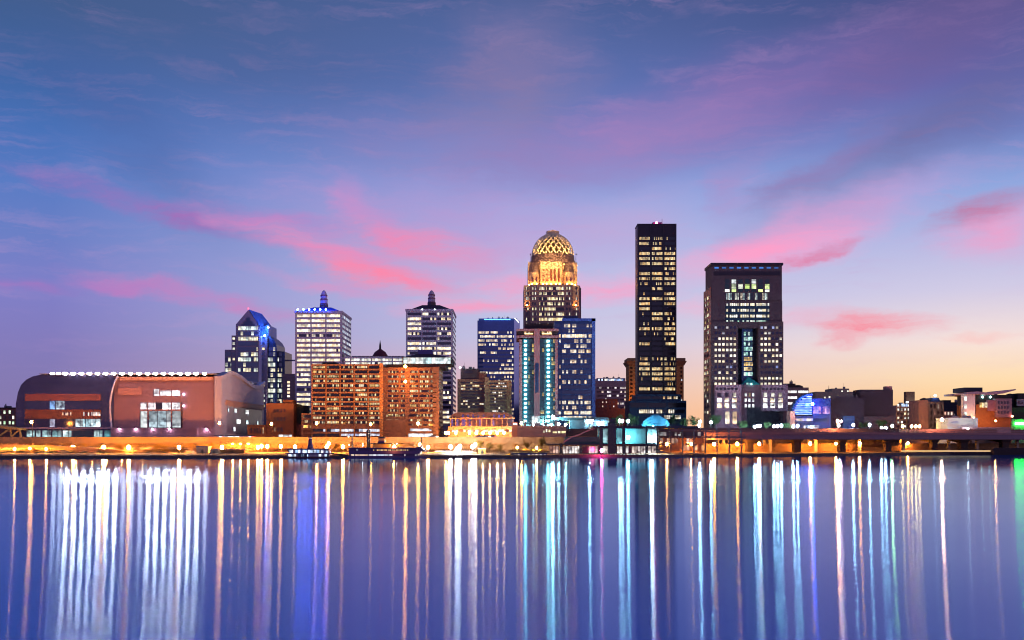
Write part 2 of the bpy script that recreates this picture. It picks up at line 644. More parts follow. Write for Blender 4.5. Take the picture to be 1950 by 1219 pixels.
class Bld:
    def __init__(s, name, label, cat, pxc, Y, group=None, z=GZ):
        s.Y = Y
        s.root = thing(name, label, cat, (X(pxc, Y), Y, z), group)
        s.wins = []

    def part(s, name, mb, mat, parent=None, smooth=False, label=None):
        o = mb.build(name, mat, parent or s.root, smooth)
        if label:
            o['label'] = label
        return o

    def box(s, name, p0, p1, top, mat, dep=30, bot=None, dy=0.0, parent=None):
        """front face between photo columns p0..p1, from row top down to row bot (or the ground)"""
        Y = s.Y + dy
        z0 = s.root.location.z - 0.5 if bot is None else Z(bot, Y)
        return s.part(name, MB().box(X(p0, Y), X(p1, Y), Y, Y + dep, z0, Z(top, Y)), mat, parent)

    def win(s, p0, p1, q0, q1, mat, dy=0.0, name='window'):
        Y = s.Y + dy
        s.wins.append((X(p0, Y), Y, Z(q1, Y), X(p1, Y) - X(p0, Y), Z(q0, Y) - Z(q1, Y), 'F', mat, name))

    def grid(s, p0, p1, n, q0, q1, k, mat, fw=0.8, fh=0.6, dy=0.0, name='window'):
        """n columns by k rows of windows filling the photo rectangle, each fw x fh of its cell"""
        cw = (p1 - p0) / n
        ch = (q1 - q0) / k
        for j in range(k):
            for i in range(n):
                a = p0 + cw * (i + .5 - fw / 2)
                b = q0 + ch * (j + .5 - fh / 2)
                s.win(a, a + cw * fw, b, b + ch * fh, mat, dy, name)

    def side(s, xw, y0, y1, n, q0, q1, k, mat, face='R', fw=0.8, fh=0.6, yref=None, name='window'):
        """windows on a side wall at world x = xw; rows given as photo rows at the front plane"""
        Y = s.Y if yref is None else yref
        z1, z0 = Z(q0, Y), Z(q1, Y)
        cw = (y1 - y0) / n
        ch = (z1 - z0) / k
        for j in range(k):
            for i in range(n):
                s.wins.append((xw, y0 + cw * (i + .5 - fw / 2), z1 - ch * (j + .5 + fh / 2), cw * fw, ch * fh, face, mat, name))

    def done(s):
        rl = s.root.location
        by = {}
        for w in s.wins:
            by.setdefault(w[7], []).append(w)
        for nm, ws in by.items():
            ws.sort(key=lambda w: (w[5] != 'F', -w[3] * w[4] // 0.5))
            for w in ws[:100]:
                me = slab_mesh(w[3], w[4], w[5], w[6])
                o = bpy.data.objects.new(nm, me)
                COL.objects.link(o)
                o.parent = s.root
                o.location = (w[0] - rl.x, w[1] - rl.y, w[2] - rl.z)
            rest = ws[100:]
            if rest:
                vs, fs, uvs, ch, mats, mi = [], [], [], [], [], []
                for w in rest:
                    me = slab_mesh(w[3], w[4], w[5], w[6])
                    b = len(vs)
                    vs += [(v.co.x + w[0] - rl.x, v.co.y + w[1] - rl.y, v.co.z + w[2] - rl.z) for v in me.vertices]
                    c = R.random()
                    if w[6] not in mats:
                        mats.append(w[6])
                    for p in me.polygons:
                        fs.append(tuple(b + i for i in p.vertices))
                        uvs += [tuple(me.uv_layers[0].data[li].uv) for li in p.loop_indices]
                        ch.append(c)
                        mi.append(mats.index(w[6]))
                me = bpy.data.meshes.new(nm)
                me.from_pydata(vs, [], fs)
                ul = me.uv_layers.new(name='metres')
                for i, u in enumerate(uvs):
                    ul.data[i].uv = u
                at = me.attributes.new('chance', 'FLOAT', 'FACE')
                at.data.foreach_set('value', ch)
                for m_ in mats:
                    me.materials.append(m_)
                me.polygons.foreach_set('material_index', mi)
                me.update()
                o = bpy.data.objects.new(nm, me)
                COL.objects.link(o)
                o.parent = s.root
                o['kind'] = 'stuff'
        return s


# ------------------------------------------------------------------ setting: river, ground
def shore(x):
    pts = [(-3000, 440), (-230, 468), (0, 482), (60, 500), (150, 535), (300, 615), (3000, 2050)]
    for (a, b), (c, d) in zip(pts, pts[1:]):
        if x <= c:
            return b + (d - b) * (x - a) / (c - a)
    return pts[-1][1]


MB().box(-3500, 3500, -400, 3000, -3.0, 0.0).build('water', water_mat())
bpy.data.objects['water']['kind'] = 'structure'

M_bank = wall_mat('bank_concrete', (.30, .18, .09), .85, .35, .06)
M_city = wall_mat('city_asphalt', (.06, .06, .065), .85, .25, .05)
M_wharf = wall_mat('wharf_stone', (.10, .075, .06), .85, .3, .2)


def build_ground():
    xs = [-9000, -3000, -1200, -700, -450, -350] + [-300 + 12.5 * i for i in range(57)] + [480, 600, 900, 1500, 3000, 9000]
    rows = [(0.0, -2.5), (0.02, 1.25), (10, 1.4), (30, 1.6), (60, 1.9), (85, 2.4), (100, 4.0), (112, GZ - .02), (160, GZ), (260, GZ), (500, GZ), (1200, GZ), (4000, GZ), (9000, 40.0), (16000, 60)]
    vs, fs = [], []
    for (dy, z) in rows:
        for x in xs:
            s_ = shore(max(-3000, min(3000, x)))
            wob = 0.35 * math.sin(x * .07 + dy) if 8 < dy < 60 else 0
            vs.append((x, s_ + dy, z + wob * .5))
    n = len(xs)
    for i in range(len(rows) - 1):
        for k in range(n - 1):
            a = i * n + k
            fs.append((a, a + 1, a + n + 1, a + n))
    me = bpy.data.meshes.new('ground')
    me.from_pydata(vs, [], fs)
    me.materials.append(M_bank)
    me.materials.append(M_city)
    me.materials.append(M_wharf)
    me.materials.append(wall_mat('bank_dimmed', (.13, .085, .05), .9, .4, .08))  # dimmer light on the right bank is put into this darker colour
    for p in me.polygons:
        r_ = p.index // (n - 1)
        p.material_index = 2 if r_ == 0 else ((3 if p.center.x > 95 else 0) if r_ < 7 else 1)
    o = bpy.data.objects.new('ground', me)
    COL.objects.link(o)
    o['kind'] = 'structure'


build_ground()

# ------------------------------------------------------------------ shared colours
WARM1, WARM2 = (1.0, .72, .34), (1.0, .93, .72)
COOL1, COOL2 = (.75, .95, 1.0), (1.0, .98, .9)
M_pale = wall_mat('pale_stone', (.55, .45, .55), .8, .08)
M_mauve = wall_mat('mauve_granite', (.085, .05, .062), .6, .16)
M_pink = wall_mat('pink_granite', (.46, .19, .20), .65, .12)
M_brick = wall_mat('orange_brick', (.42, .19, .085), .85, .15, .3, joints=0)
M_brown = wall_mat('brown_brick', (.46, .20, .12), .85, .18)
M_redbr = wall_mat('red_brick', (.36, .13, .09), .85, .18)
M_black = wall_mat('black_steel', (.022, .013, .026), .4, .25, .1, joints=4.0)
M_navy = wall_mat('navy_glass_frame', (.025, .045, .13), .35, .1)
M_dark = wall_mat('dark_roof', (.03, .02, .025), .7, .2)
M_teal = wall_mat('teal_concrete', (.05, .09, .12), .7, .2)
M_conc = wall_mat('concrete', (.42, .36, .30), .85, .2)
M_steel = wall_mat('dark_steel', (.04, .035, .035), .5, .2)
M_white = wall_mat('white_paint', (.72, .72, .74), .6, .06)
M_red_lamp = glow('red_lamp', (1, .03, .06), 60)

SOD = (1.0, .34, .045)


# ================================================================== ARENA
def arena():
    b = Bld('sports_arena', 'huge arena with curved dark metal shell, mauve wall and floodlit roof edge', 'arena', 240, 600)
    Y = b.Y
    shell = wall_mat('dark_zinc', (.075, .075, .14), .35, .2, .1, metal=.5, joints=5.0)
    mau = wall_mat('mauve_panel', (.30, .165, .20), .7, .15, .05, joints=4.0)
    x0, x1 = X(30, Y), X(214, Y)
    pts = [(x0, GZ - .5), (x1, GZ - .5), (x1 + 1, Z(714, Y)), (X(140, Y), Z(713, Y)), (X(78, Y), Z(713.5, Y)), (X(62, Y), Z(717, Y)), (X(50, Y), Z(723, Y)), (X(40, Y), Z(733, Y)), (X(34, Y), Z(748, Y)), (x0, Z(770, Y))]
    b.part('curved_shell', MB().prism(pts, Y, Y + 95), shell)
    b.part('rear_block', MB().box(X(25, Y), X(45, Y) + 3, Y + 12, Y + 90, GZ - .5, Z(735, Y)), shell)
    # mauve hall, set 1 m back
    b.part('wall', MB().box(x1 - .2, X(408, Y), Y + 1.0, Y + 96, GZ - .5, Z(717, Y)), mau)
    # raised rim between shell and hall: an arc
    rim = MB()
    arc = [(226, 716), (219, 728), (214, 745), (210.5, 765), (210.5, 785), (212, 805), (215, 829)]
    for (a, c), (d, e) in zip(arc, arc[1:]):
        rim.tube((X(a, Y), Y - .6, Z(c, Y)), (X(d, Y), Y - .6, Z(e, Y)), .6, n=6)
    b.part('shell_rim', rim, wall_mat('pale_metal', (.6, .5, .6), .4, .05))
    # roof: thin slab with overhang
    roof = b.part('roof', MB().box(X(78, Y), X(412, Y), Y - 2.0, Y + 97, Z(713.2, Y) - .02, Z(711.6, Y)), wall_mat('roof_metal', (.45, .43, .48), .4, .1))
    b.part('plant_room', MB().prism([(X(372, Y), Z(712, Y)), (X(412, Y), Z(712, Y)), (X(412, Y), Z(709.5, Y)), (X(398, Y), Z(710, Y))], Y + 4, Y + 60), M_dark)
    # orange-lit top band: the light is put into this strip's colour
    b.part('cornice', MB().box(X(228, Y), X(406, Y), Y - .3, Y + .98, Z(724.5, Y), Z(718, Y)), wall_mat('orange_lit_band', (.62, .30, .20), .7, .08))
    # east wall with the wave-shaped parapet
    xe = X(408, Y)
    top = [(600, 716), (609, 711), (618, 708), (628, 709.5), (641, 716), (655, 725), (668, 732.5), (676, 735), (687, 735), (696, 731), (703, 727)]
    poly = [(703, GZ - .5)] + [(yy, Z(q, yy)) for yy, q in reversed(top)] + [(600, GZ - .5)]
    pale = wall_mat('ribbed_panel', (.46, .42, .52), .6, .06, .1, joints=6.0)
    sidew = b.part('side_wall', MB().prismx(list(reversed(poly)), xe + .02, xe + 4), pale)
    par = MB()
    for (ya, qa), (yb, qb) in zip(top, top[1:]):
        za, zb = Z(qa, ya), Z(qb, yb)
        par.prismx([(ya, za - 1.8), (yb, zb - 1.8), (yb, zb + .3), (ya, za + .3)], xe + 4.0, xe + 5.0)
    b.part('parapet', par, wall_mat('pale_trim', (.56, .52, .60), .5, .05), sidew)
    b.part('side_band', MB().box(xe + 4.0, xe + 4.9, 609, 700, 28.5, 31.5), wall_mat('brown_trim', (.45, .25, .2), .6, .05), sidew)
    # mullion ribs of the upper side wall
    W = win_mat('arena_side', 3, .0, .25, (.6, .9, 1), (1, .95, .9), 1.3, (.20, .17, .30), 1, rough=.3)
    for (y0, y1, z0, z1) in ((612, 698, 12.5, 27.8),):
        b.wins.append((xe + 4.05, y0, z0, y1 - y0, z1 - z0, 'R', win_mat('arena_side_dark', 4.2, 0, .02, (.6, .9, 1), (1, 1, 1), .5, (.20, .17, .30), 1, rough=.3, mull=.12), 'glazing'))
    lit = win_mat('arena_side_lit', 9, 1, 1, (.62, .95, 1), (.95, .98, 1), 1.7, mull=0)
    for (ya, zb, w_, h_) in ((627, 24.8, 5.5, 2.2), (653, 24.6, 8, 2.4), (613, 24.8, 2, 2.2), (632, 18.3, 9, 2.4), (655, 18.3, 5, 2.4), (683, 18.3, 3, 2.3), (625, 13.6, 4, 2.4), (661, 13.6, 5, 2.6)):
        b.wins.append((xe + 4.3, ya, zb, w_, h_, 'R', lit, 'window'))
    # shell windows
    red = wall_mat('red_mullion_panel', (.30, .10, .09), .5, .1, joints=3)
    b.part('spandrel', MB().box(X(48, Y), X(192, Y), Y - .5, Y + .4, Z(763, Y), Z(750, Y)), red)
    b.part('spandrel', MB().box(X(48, Y), X(192, Y), Y - .5, Y + .4, Z(797.5, Y), Z(780, Y)), wall_mat('rust_panel', (.20, .07, .05), .5, .3, .15))
    b.part('frame', MB().box(X(46.5, Y), X(48, Y), Y - .6, Y + .4, Z(813, Y), Z(749, Y)), shell)
    g1 = win_mat('arena_blue', 5.2, .05, .30, (.25, .5, 1), (.7, .9, 1), 1.3, (.03, .035, .12), 1, clutter=1.0, mull=.05)
    g2 = win_mat('arena_white', 1.4, .6, 1, (.55, .9, 1), (.9, 1, 1), 1.6, (.03, .03, .08), 1, clutter=1.0)
    g3 = win_mat('arena_dim', 5.2, .05, .3, (.4, .6, 1), (.9, .8, 1), .9, (.03, .02, .06), 1, clutter=1.0, mull=.05)
    g4 = win_mat('arena_teal', 3.2, .7, 1, (.15, .55, .6), (.75, .95, .95), 1.0, (.03, .06, .08), 1, clutter=.9, mull=.1)
    for i in range(5):
        a, c = 48 + 28.8 * i, 48 + 28.8 * (i + 1) - 1
        b.win(a, c, 763.5, 779.5, g1)
        b.win(a, c, 798, 813, g2 if i >= 3 else g3)
    g5 = win_mat('arena_sparkle', .9, .1, .55, (1, .55, .3), (1, .95, .9), 1.3, (.1, .03, .03), 1, clutter=1.0, mull=.2)
    b.win(118, 136, 784.5, 791, g5, -.55)
    b.win(158, 191, 784.5, 792, g5, -.55)
    for i, (a, c) in enumerate(((50, 66), (68, 77), (80, 97), (99, 117), (119, 136), (139, 157), (159, 176), (178, 195), (198, 210))):
        b.win(a, c, 820, 832, g4)
    b.part('ledge', MB().box(X(40, Y), X(220, Y), Y - 1.6, Y + .2, Z(817, Y), Z(814, Y)), wall_mat('ledge', (.4, .3, .36), .6, .1))
    # hall windows
    gw = win_mat('arena_hall', 3.4, .95, 1, (1, .8, .85), (1, .97, 1), 1.9, clutter=.8, mull=.06)
    gb = win_mat('arena_lobby', 5.0, 1, 1, (.62, .86, .95), (.95, 1, 1), 1.35, clutter=.75, mull=.06)
    b.win(292.5, 303, 741, 754, gw, .9)
    b.win(304.5, 326, 744, 753.5, gw, .9)
    b.win(327.5, 343, 744, 753.5, gw, .9)
    for (a, c) in ((267, 280), (281.5, 296), (297.5, 325), (327, 343)):
        b.win(a, c, 767, 779.5, gw, .9)
    for (a, c) in ((267, 280), (283, 325), (327.5, 345)):
        b.win(a, c, 783, 814, gb, .9)
    b.part('window_frame', MB().box(X(265.5, Y), X(346.5, Y), Y + .55, Y + .99, Z(815.3, Y), Z(814.2, Y)).box(X(345.2, Y), X(346.5, Y), Y + .55, Y + .99, Z(814.3, Y), Z(766, Y)), M_steel)
    b.part('terrace', MB().box(X(216, Y), X(378, Y), Y - 3.5, Y + 1.2, GZ - .5, Z(815.5, Y)), mau)
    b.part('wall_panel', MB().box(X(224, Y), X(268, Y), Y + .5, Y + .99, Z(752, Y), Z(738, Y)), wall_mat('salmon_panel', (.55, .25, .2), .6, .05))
    wl = glow('wall_light', (.75, .8, 1), 14)
    for q in (751, 773):
        b.part('wall_light', MB().ball((X(349.5, Y), Y + .4, Z(q, Y)), .6, 8), wl)
    # downlights along the terrace wall
    fl = glow('downlight', (1.0, .75, 1.0), 900)
    for p in (232, 263, 295, 327):
        h = b.part('downlight', MB().lathe(X(p, Y), Y - 4.2, [(.45, Z(816.3, Y)), (.5, Z(815.2, Y))], 8), M_steel)
        b.part('bulb', MB().lathe(X(p, Y), Y - 4.2, [(.16, Z(816.3, Y) - .12), (.16, Z(816.3, Y) - .03)], 8), fl, h)
    h = b.part('downlight', MB().lathe(X(392, Y), Y - .2, [(.45, Z(816.3, Y)), (.5, Z(815.2, Y))], 8), M_steel)
    b.part('bulb', MB().lathe(X(392, Y), Y - .2, [(.16, Z(816.3, Y) - .12), (.16, Z(816.3, Y) - .03)], 8), fl, h)
    # roof floodlights: housings on the roof edge, lens towards the river
    lens = glow('floodlight_lens', (1.0, .88, .84), 430)
    spill = glow('floodlight_spill', (1.0, .62, .5), 70)
    ps = [128 + 15.4 * i for i in range(7)] + [284 + 15.4 * i for i in range(7)]
    for p in [104, 116] + ps + [236, 252, 268, 392]:
        strong = p in ps
        h = b.part('floodlight', MB().box(X(p, Y) - 1.25, X(p, Y) + 1.25, Y - 2.9, Y - 2.05, Z(712.6, Y) - .6, Z(711, Y) + .55), M_steel)
        b.part('lens', MB().box(X(p, Y) - 1.15, X(p, Y) + 1.15, Y - 2.99, Y - 2.9, Z(712.2, Y) - .55, Z(712.2, Y) + .55), lens if strong else glow('floodlight_lens_dim', (1, .9, .95), 90), h)
        if 120 < p < 230:
            b.part('spill_lens', MB().box(X(p, Y) - .3, X(p, Y) + .3, Y - 2.6, Y - 2.2, Z(712.6, Y) - .75, Z(712.6, Y) - .6), glow('shell_wash', (.9, .8, 1), 60), h)
        elif p > 230:
            b.part('spill_lens', MB().box(X(p, Y) - .3, X(p, Y) + .3, Y - 2.6, Y - 2.2, Z(712.6, Y) - .75, Z(712.6, Y) - .6), spill, h)
    # lit roof edge strip
    b.part('edge_light', MB().box(X(100, Y), X(374, Y), Y - 2.06, Y - 2.0, Z(713.0, Y), Z(712.1, Y)), glow('edge_light', (1, .93, .98), 1.1), roof)
    b.done()


arena()


# ================================================================== TOWERS
def gable_tower():
    b = Bld('gabled_tower', 'blue glass tower with stone gable and blue-lit sloping roof', 'tower', 480, 800)
    Y = b.Y
    st = wall_mat('mauve_stone', (.34, .26, .32), .7, .08)
    gl = win_mat('gable_glass', 2.0, 0, .75, (1, .78, .35), (.9, 1, .9), 1.1, (.05, .09, .2), 1.4, rough=.1, spec=.8)
    gl2 = win_mat('gable_lit', 2.0, .3, 1, (1, .85, .5), (.8, 1, .9), 1.1, (.05, .09, .2), .8)
    # stone front with gable
    x0, x1 = X(449, Y), X(494, Y)
    b.part('wall', MB().prism([(x0, GZ), (x1, GZ), (x1, Z(622, Y)), (X(473, Y), Z(590, Y)), (x0, Z(618, Y))], Y, Y + 38), st)
    # sloping blue roof to the right of the gable
    blue = wall_mat('blue_roof_panel', (.10, .22, .75), .45, .1)
    zc = Z(590, Y)
    mb = MB()
    bb = len(mb.v)
    A = [(X(473.6, Y), Y - .2, zc + .3), (X(494.6, Y), Y - .2, Z(622, Y) + .3), (X(510, Y), Y + 10, Z(617, Y)), (X(493, Y), Y + 10, Z(595, Y))]
    mb.v += A + [(p[0], p[1] + 1.0, p[2] - 1.0) for p in A]
    mb.f += [(0, 1, 2, 3), (7, 6, 5, 4), (0, 4, 5, 1), (1, 5, 6, 2), (2, 6, 7, 3), (3, 7, 4, 0)]
    b.part('roof', mb, blue)
    b.part('upper_side', MB().prism([(x1 + .05, Z(640, Y)), (X(510, Y), Z(640, Y)), (X(510, Y), Z(618, Y)), (x1 + .05, Z(622.5, Y))], Y + 2, Y + 30), blue)
    # wings
    b.box('left_wing', 441, 449, 639, st, 34, dy=2)
    b.box('left_outer_wing', 428, 441, 666, st, 30, dy=4)
    b.box('right_pier', 494, 509, 639, st, 34, dy=1)
    rp = [(X(509, Y), GZ), (X(525, Y), GZ), (X(525, Y), Z(668, Y)), (X(524, Y), Z(655, Y)), (X(519, Y), Z(646, Y)), (X(511, Y), Z(639, Y)), (X(509, Y), Z(639, Y))]
    b.part('rounded_wing', MB().prism(rp, Y + 4, Y + 34), M_navy)
    b.part('outer_wing', MB().prism([(X(525, Y), GZ), (X(538, Y), GZ), (X(538, Y), Z(668, Y)), (X(525, Y), Z(667, Y))], Y + 8, Y + 34), M_navy)
    b.part('skybridge', MB().box(X(537, Y + 20), X(564, Y + 20), Y + 18, Y + 20, Z(688, Y + 20), Z(685.5, Y + 20)), st)
    b.part('aircraft_lamp', MB().ball((X(473, Y), Y - .3, zc + .9), .7, 8), glow('red_dim', (1, .05, .05), 3))
    b.part('wash_lamp', MB().ball((X(506, Y), Y - 3, Z(640, Y)), .8, 8), glow('blue_wash', (.05, .2, 1), 230))
    b.part('wash_lamp', MB().ball((X(512, Y), Y - 2, Z(624, Y)), .6, 8), glow('white_blue_wash', (.2, .45, 1), 260))
    # gable window: stepped
    for (a, c, q0, q1) in ((468.5, 476.5, 605, 612), (464, 481, 612, 617), (460, 485, 617.2, 620.3)):
        b.win(a, c, q0, q1, win_mat('gable_dark', 2, 0, .02, dark=(.02, .05, .12)))
    for j in range(16):
        q = 620.5 + 9.9 * j
        b.win(453, 491, q + 1.2, q + 8.2, gl2 if j in (0, 2, 6, 8) else gl)
        if j >= 2:
            b.win(442.5, 447.5, q + 1.8, q + 6.2, gl, 2)
            b.win(499, 504.5, q + 1.8, q + 6.2, gl, 1)
        if j >= 5:
            b.win(429, 440, q + 1.2, q + 8.2, gl2 if j in (6, 7) else gl, 4)
            b.win(526, 537, q + 1.2, q + 8.2, gl2 if j > 9 else gl, 8)
        if j >= 4:
            b.win(510, 524, q + 1.2, q + 8.2, gl2 if j in (6, 7, 9, 10, 11, 12, 13) else gl, 4)
    # floodlit white pillar at the base
    b.part('pier', MB().box(X(494, Y), X(499, Y), Y - 2, Y + .9, GZ, Z(640, Y)), wall_mat('white_pier', (.62, .52, .62), .6, .05))
    b.part('flood_lamp', MB().ball((X(493, Y), Y - 4, Z(775, Y)), .5, 8), glow('cool_flood', (.95, .9, 1), 900))
    b.done()


gable_tower()


def banded_tower(px0, px1, top, label, blue):
    b = Bld('office_tower', label, 'tower', (px0 + px1) / 2, 760, 'twin banded office towers with lanterns')
    Y = b.Y
    dep = 44
    x0, x1 = X(px0, Y), X(px1, Y)
    zt = Z(top, Y)
    b.part('wall', MB().box(x0, x1, Y, Y + dep, GZ, zt), M_pale)
    # proud floor slabs and piers
    wt = win_mat('banded_bright' if blue else 'banded_mixed', 1.4, .97 if blue else -.25, 1.0 if blue else 1.2, (1, .76, .42), (1, .92, .74), 1.4, (.04, .03, .07), .6 if blue else 1.2, clutter=.55, mull=.04)
    wd = win_mat('banded_dim', 1.4, 0, .5, (1, .7, .3), (1, .95, .9), 1.0, (.05, .04, .09), 1)
    ws = win_mat('banded_side', 1.4, .1, .5, (.3, .7, 1), (.9, .95, 1), .7, (.06, .07, .14), 1)
    n = 23
    q0 = top + 7
    bw = (px1 - px0 - 4) / 3.0
    slab = MB()
    for j in range(n):
        q = q0 + 9.35 * j
        for i in range(3):
            a = px0 + 2 + bw * i
            dim = (j == 4 or j == 15) and blue
            b.win(a + 1.2, a + bw - 1.2, q, q + 4.9, wd if dim else wt)
        zz = Z(q, Y)
        h = Z(q, Y) - Z(q + 4.9, Y)
        b.wins.append((x1, Y + 2, zz - h, dep - 4, h, 'R', ws, 'window'))
    # projecting floor edges
    b.part('floor_edge', MB().box(x0 - .4, x1 + .4, Y - .4, Y + dep + .4, zt - 1.6, zt), M_pale)
    # hip roof
    rc = wall_mat('blue_hip_roof', (.03, .08, .55), .45, .1) if blue else wall_mat('purple_hip_roof', (.05, .025, .05), .6, .1)
    cx, cy = (x0 + x1) / 2, Y + dep / 2
    zr = zt + (14 if not blue else 13) * Y / F * .9
    b.part('roof', MB().frustum((x0 + 3, x1 - 1, Y + 2, Y + dep - 2), (cx - 6.5, cx + 6.5, cy - 6.5, cy + 6.5), zt - .1, zr), rc)
    b.part('lantern_base', MB().lathe(cx, cy, [(3.1, zr - 1), (3.1, zr + 2.5), (2.7, zr + 2.6)], 12), M_mauve)
    lan = MB()
    hh = Z(553, cy) - zr
    lan.lathe(cx, cy, [(2.7, zr + 2.4), (2.7, zr + hh * .45), (2.4, zr + hh * .46), (2.4, zr + hh * .7), (2.0, zr + hh * .82), (1.1, zr + hh * .95), (.3, zr + hh)], 12)
    b.part('lantern', lan, wall_mat('lantern_stone', (.42, .32, .42), .6, .05), smooth=False)
    for k in (.2, .45, .66):
        b.part('lantern_ring', MB().lathe(cx, cy, [(3.1 - k * .7, zr + hh * k), (3.1 - k * .7, zr + hh * (k + .07))], 12), wall_mat('maroon_ring', (.2, .06, .1), .6, .05))
    if blue:
        bl = glow('blue_roof_lamp', (.02, .09, 1), 700)
        for t in (.06, .18, .3, .42, .54, .66):
            h = b.part('roof_lamp', MB().box(x0 + (x1 - x0) * t - .6, x0 + (x1 - x0) * t + .6, Y - 1.6, Y - .5, zt - .4, zt + .2), M_steel)
            b.part('bulb', MB().ball((x0 + (x1 - x0) * t, Y - .6, zt + .9), .55, 8), bl, h)
    else:
        for t in (.35, .62):
            b.part('roof_lamp', MB().ball((x0 + (x1 - x0) * t, Y - .6, zt - .3), .4, 8), glow('white_dot', (.8, .95, 1), 9))
    b.done()


banded_tower(562, 651, 592, 'white banded tower with blue-lit hip roof and every floor lit', True)
banded_tower(773, 862, 588.5, 'banded tower with dark purple hip roof and many unlit floors', False)


def link_block():
    Y = 720
    b = Bld('office_block', 'pale low office block with lit top floor between the banded towers', 'office', 720, Y)
    b.box('wall', 655, 772, 679, M_pale, 40)
    w = win_mat('link_win', 2, .8, 1, (1, .9, .65), (.95, 1, .95), 1.2, clutter=.5)
    for (a, c) in ((657, 666), (668, 686), (688, 706), (708, 726), (728, 746), (748, 766)):
        b.win(a, c, 683, 687.5, w)
        b.win(a, c, 690, 694, w)
    # dome and spire behind the roof
    b.part('roof', MB().box(X(668, Y), X(768, Y), Y + 4, Y + 36, Z(679, Y), Z(677, Y)), M_dark)
    b.done()
    Y = 840
    d = Bld('church_spire', 'dark red dome with a thin spire behind the pale office block', 'church', 722, Y)
    cx, cy = X(721.5, Y), Y + 8
    d.part('tower', MB().box(cx - 5, cx + 5, cy - 5, cy + 5, GZ, Z(680, Y)), M_mauve)
    d.part('dome', MB().lathe(cx, cy, [(6.5, Z(681, Y)), (6.2, Z(676, Y)), (4.4, Z(669, Y)), (2.0, Z(665, Y)), (.9, Z(663, Y))], 14), wall_mat('maroon_dome', (.16, .03, .05), .6, .1), smooth=True)
    d.part('spire', MB().lathe(cx, cy, [(.9, Z(663.5, Y)), (.7, Z(655, Y)), (.08, Z(646, Y))], 8), M_dark)
    d.part('corner_turret', MB().lathe(X(713, Y), cy, [(1.6, Z(684, Y)), (1.6, Z(675, Y)), (.1, Z(671, Y))], 8), M_dark)
    d.done()


link_block()


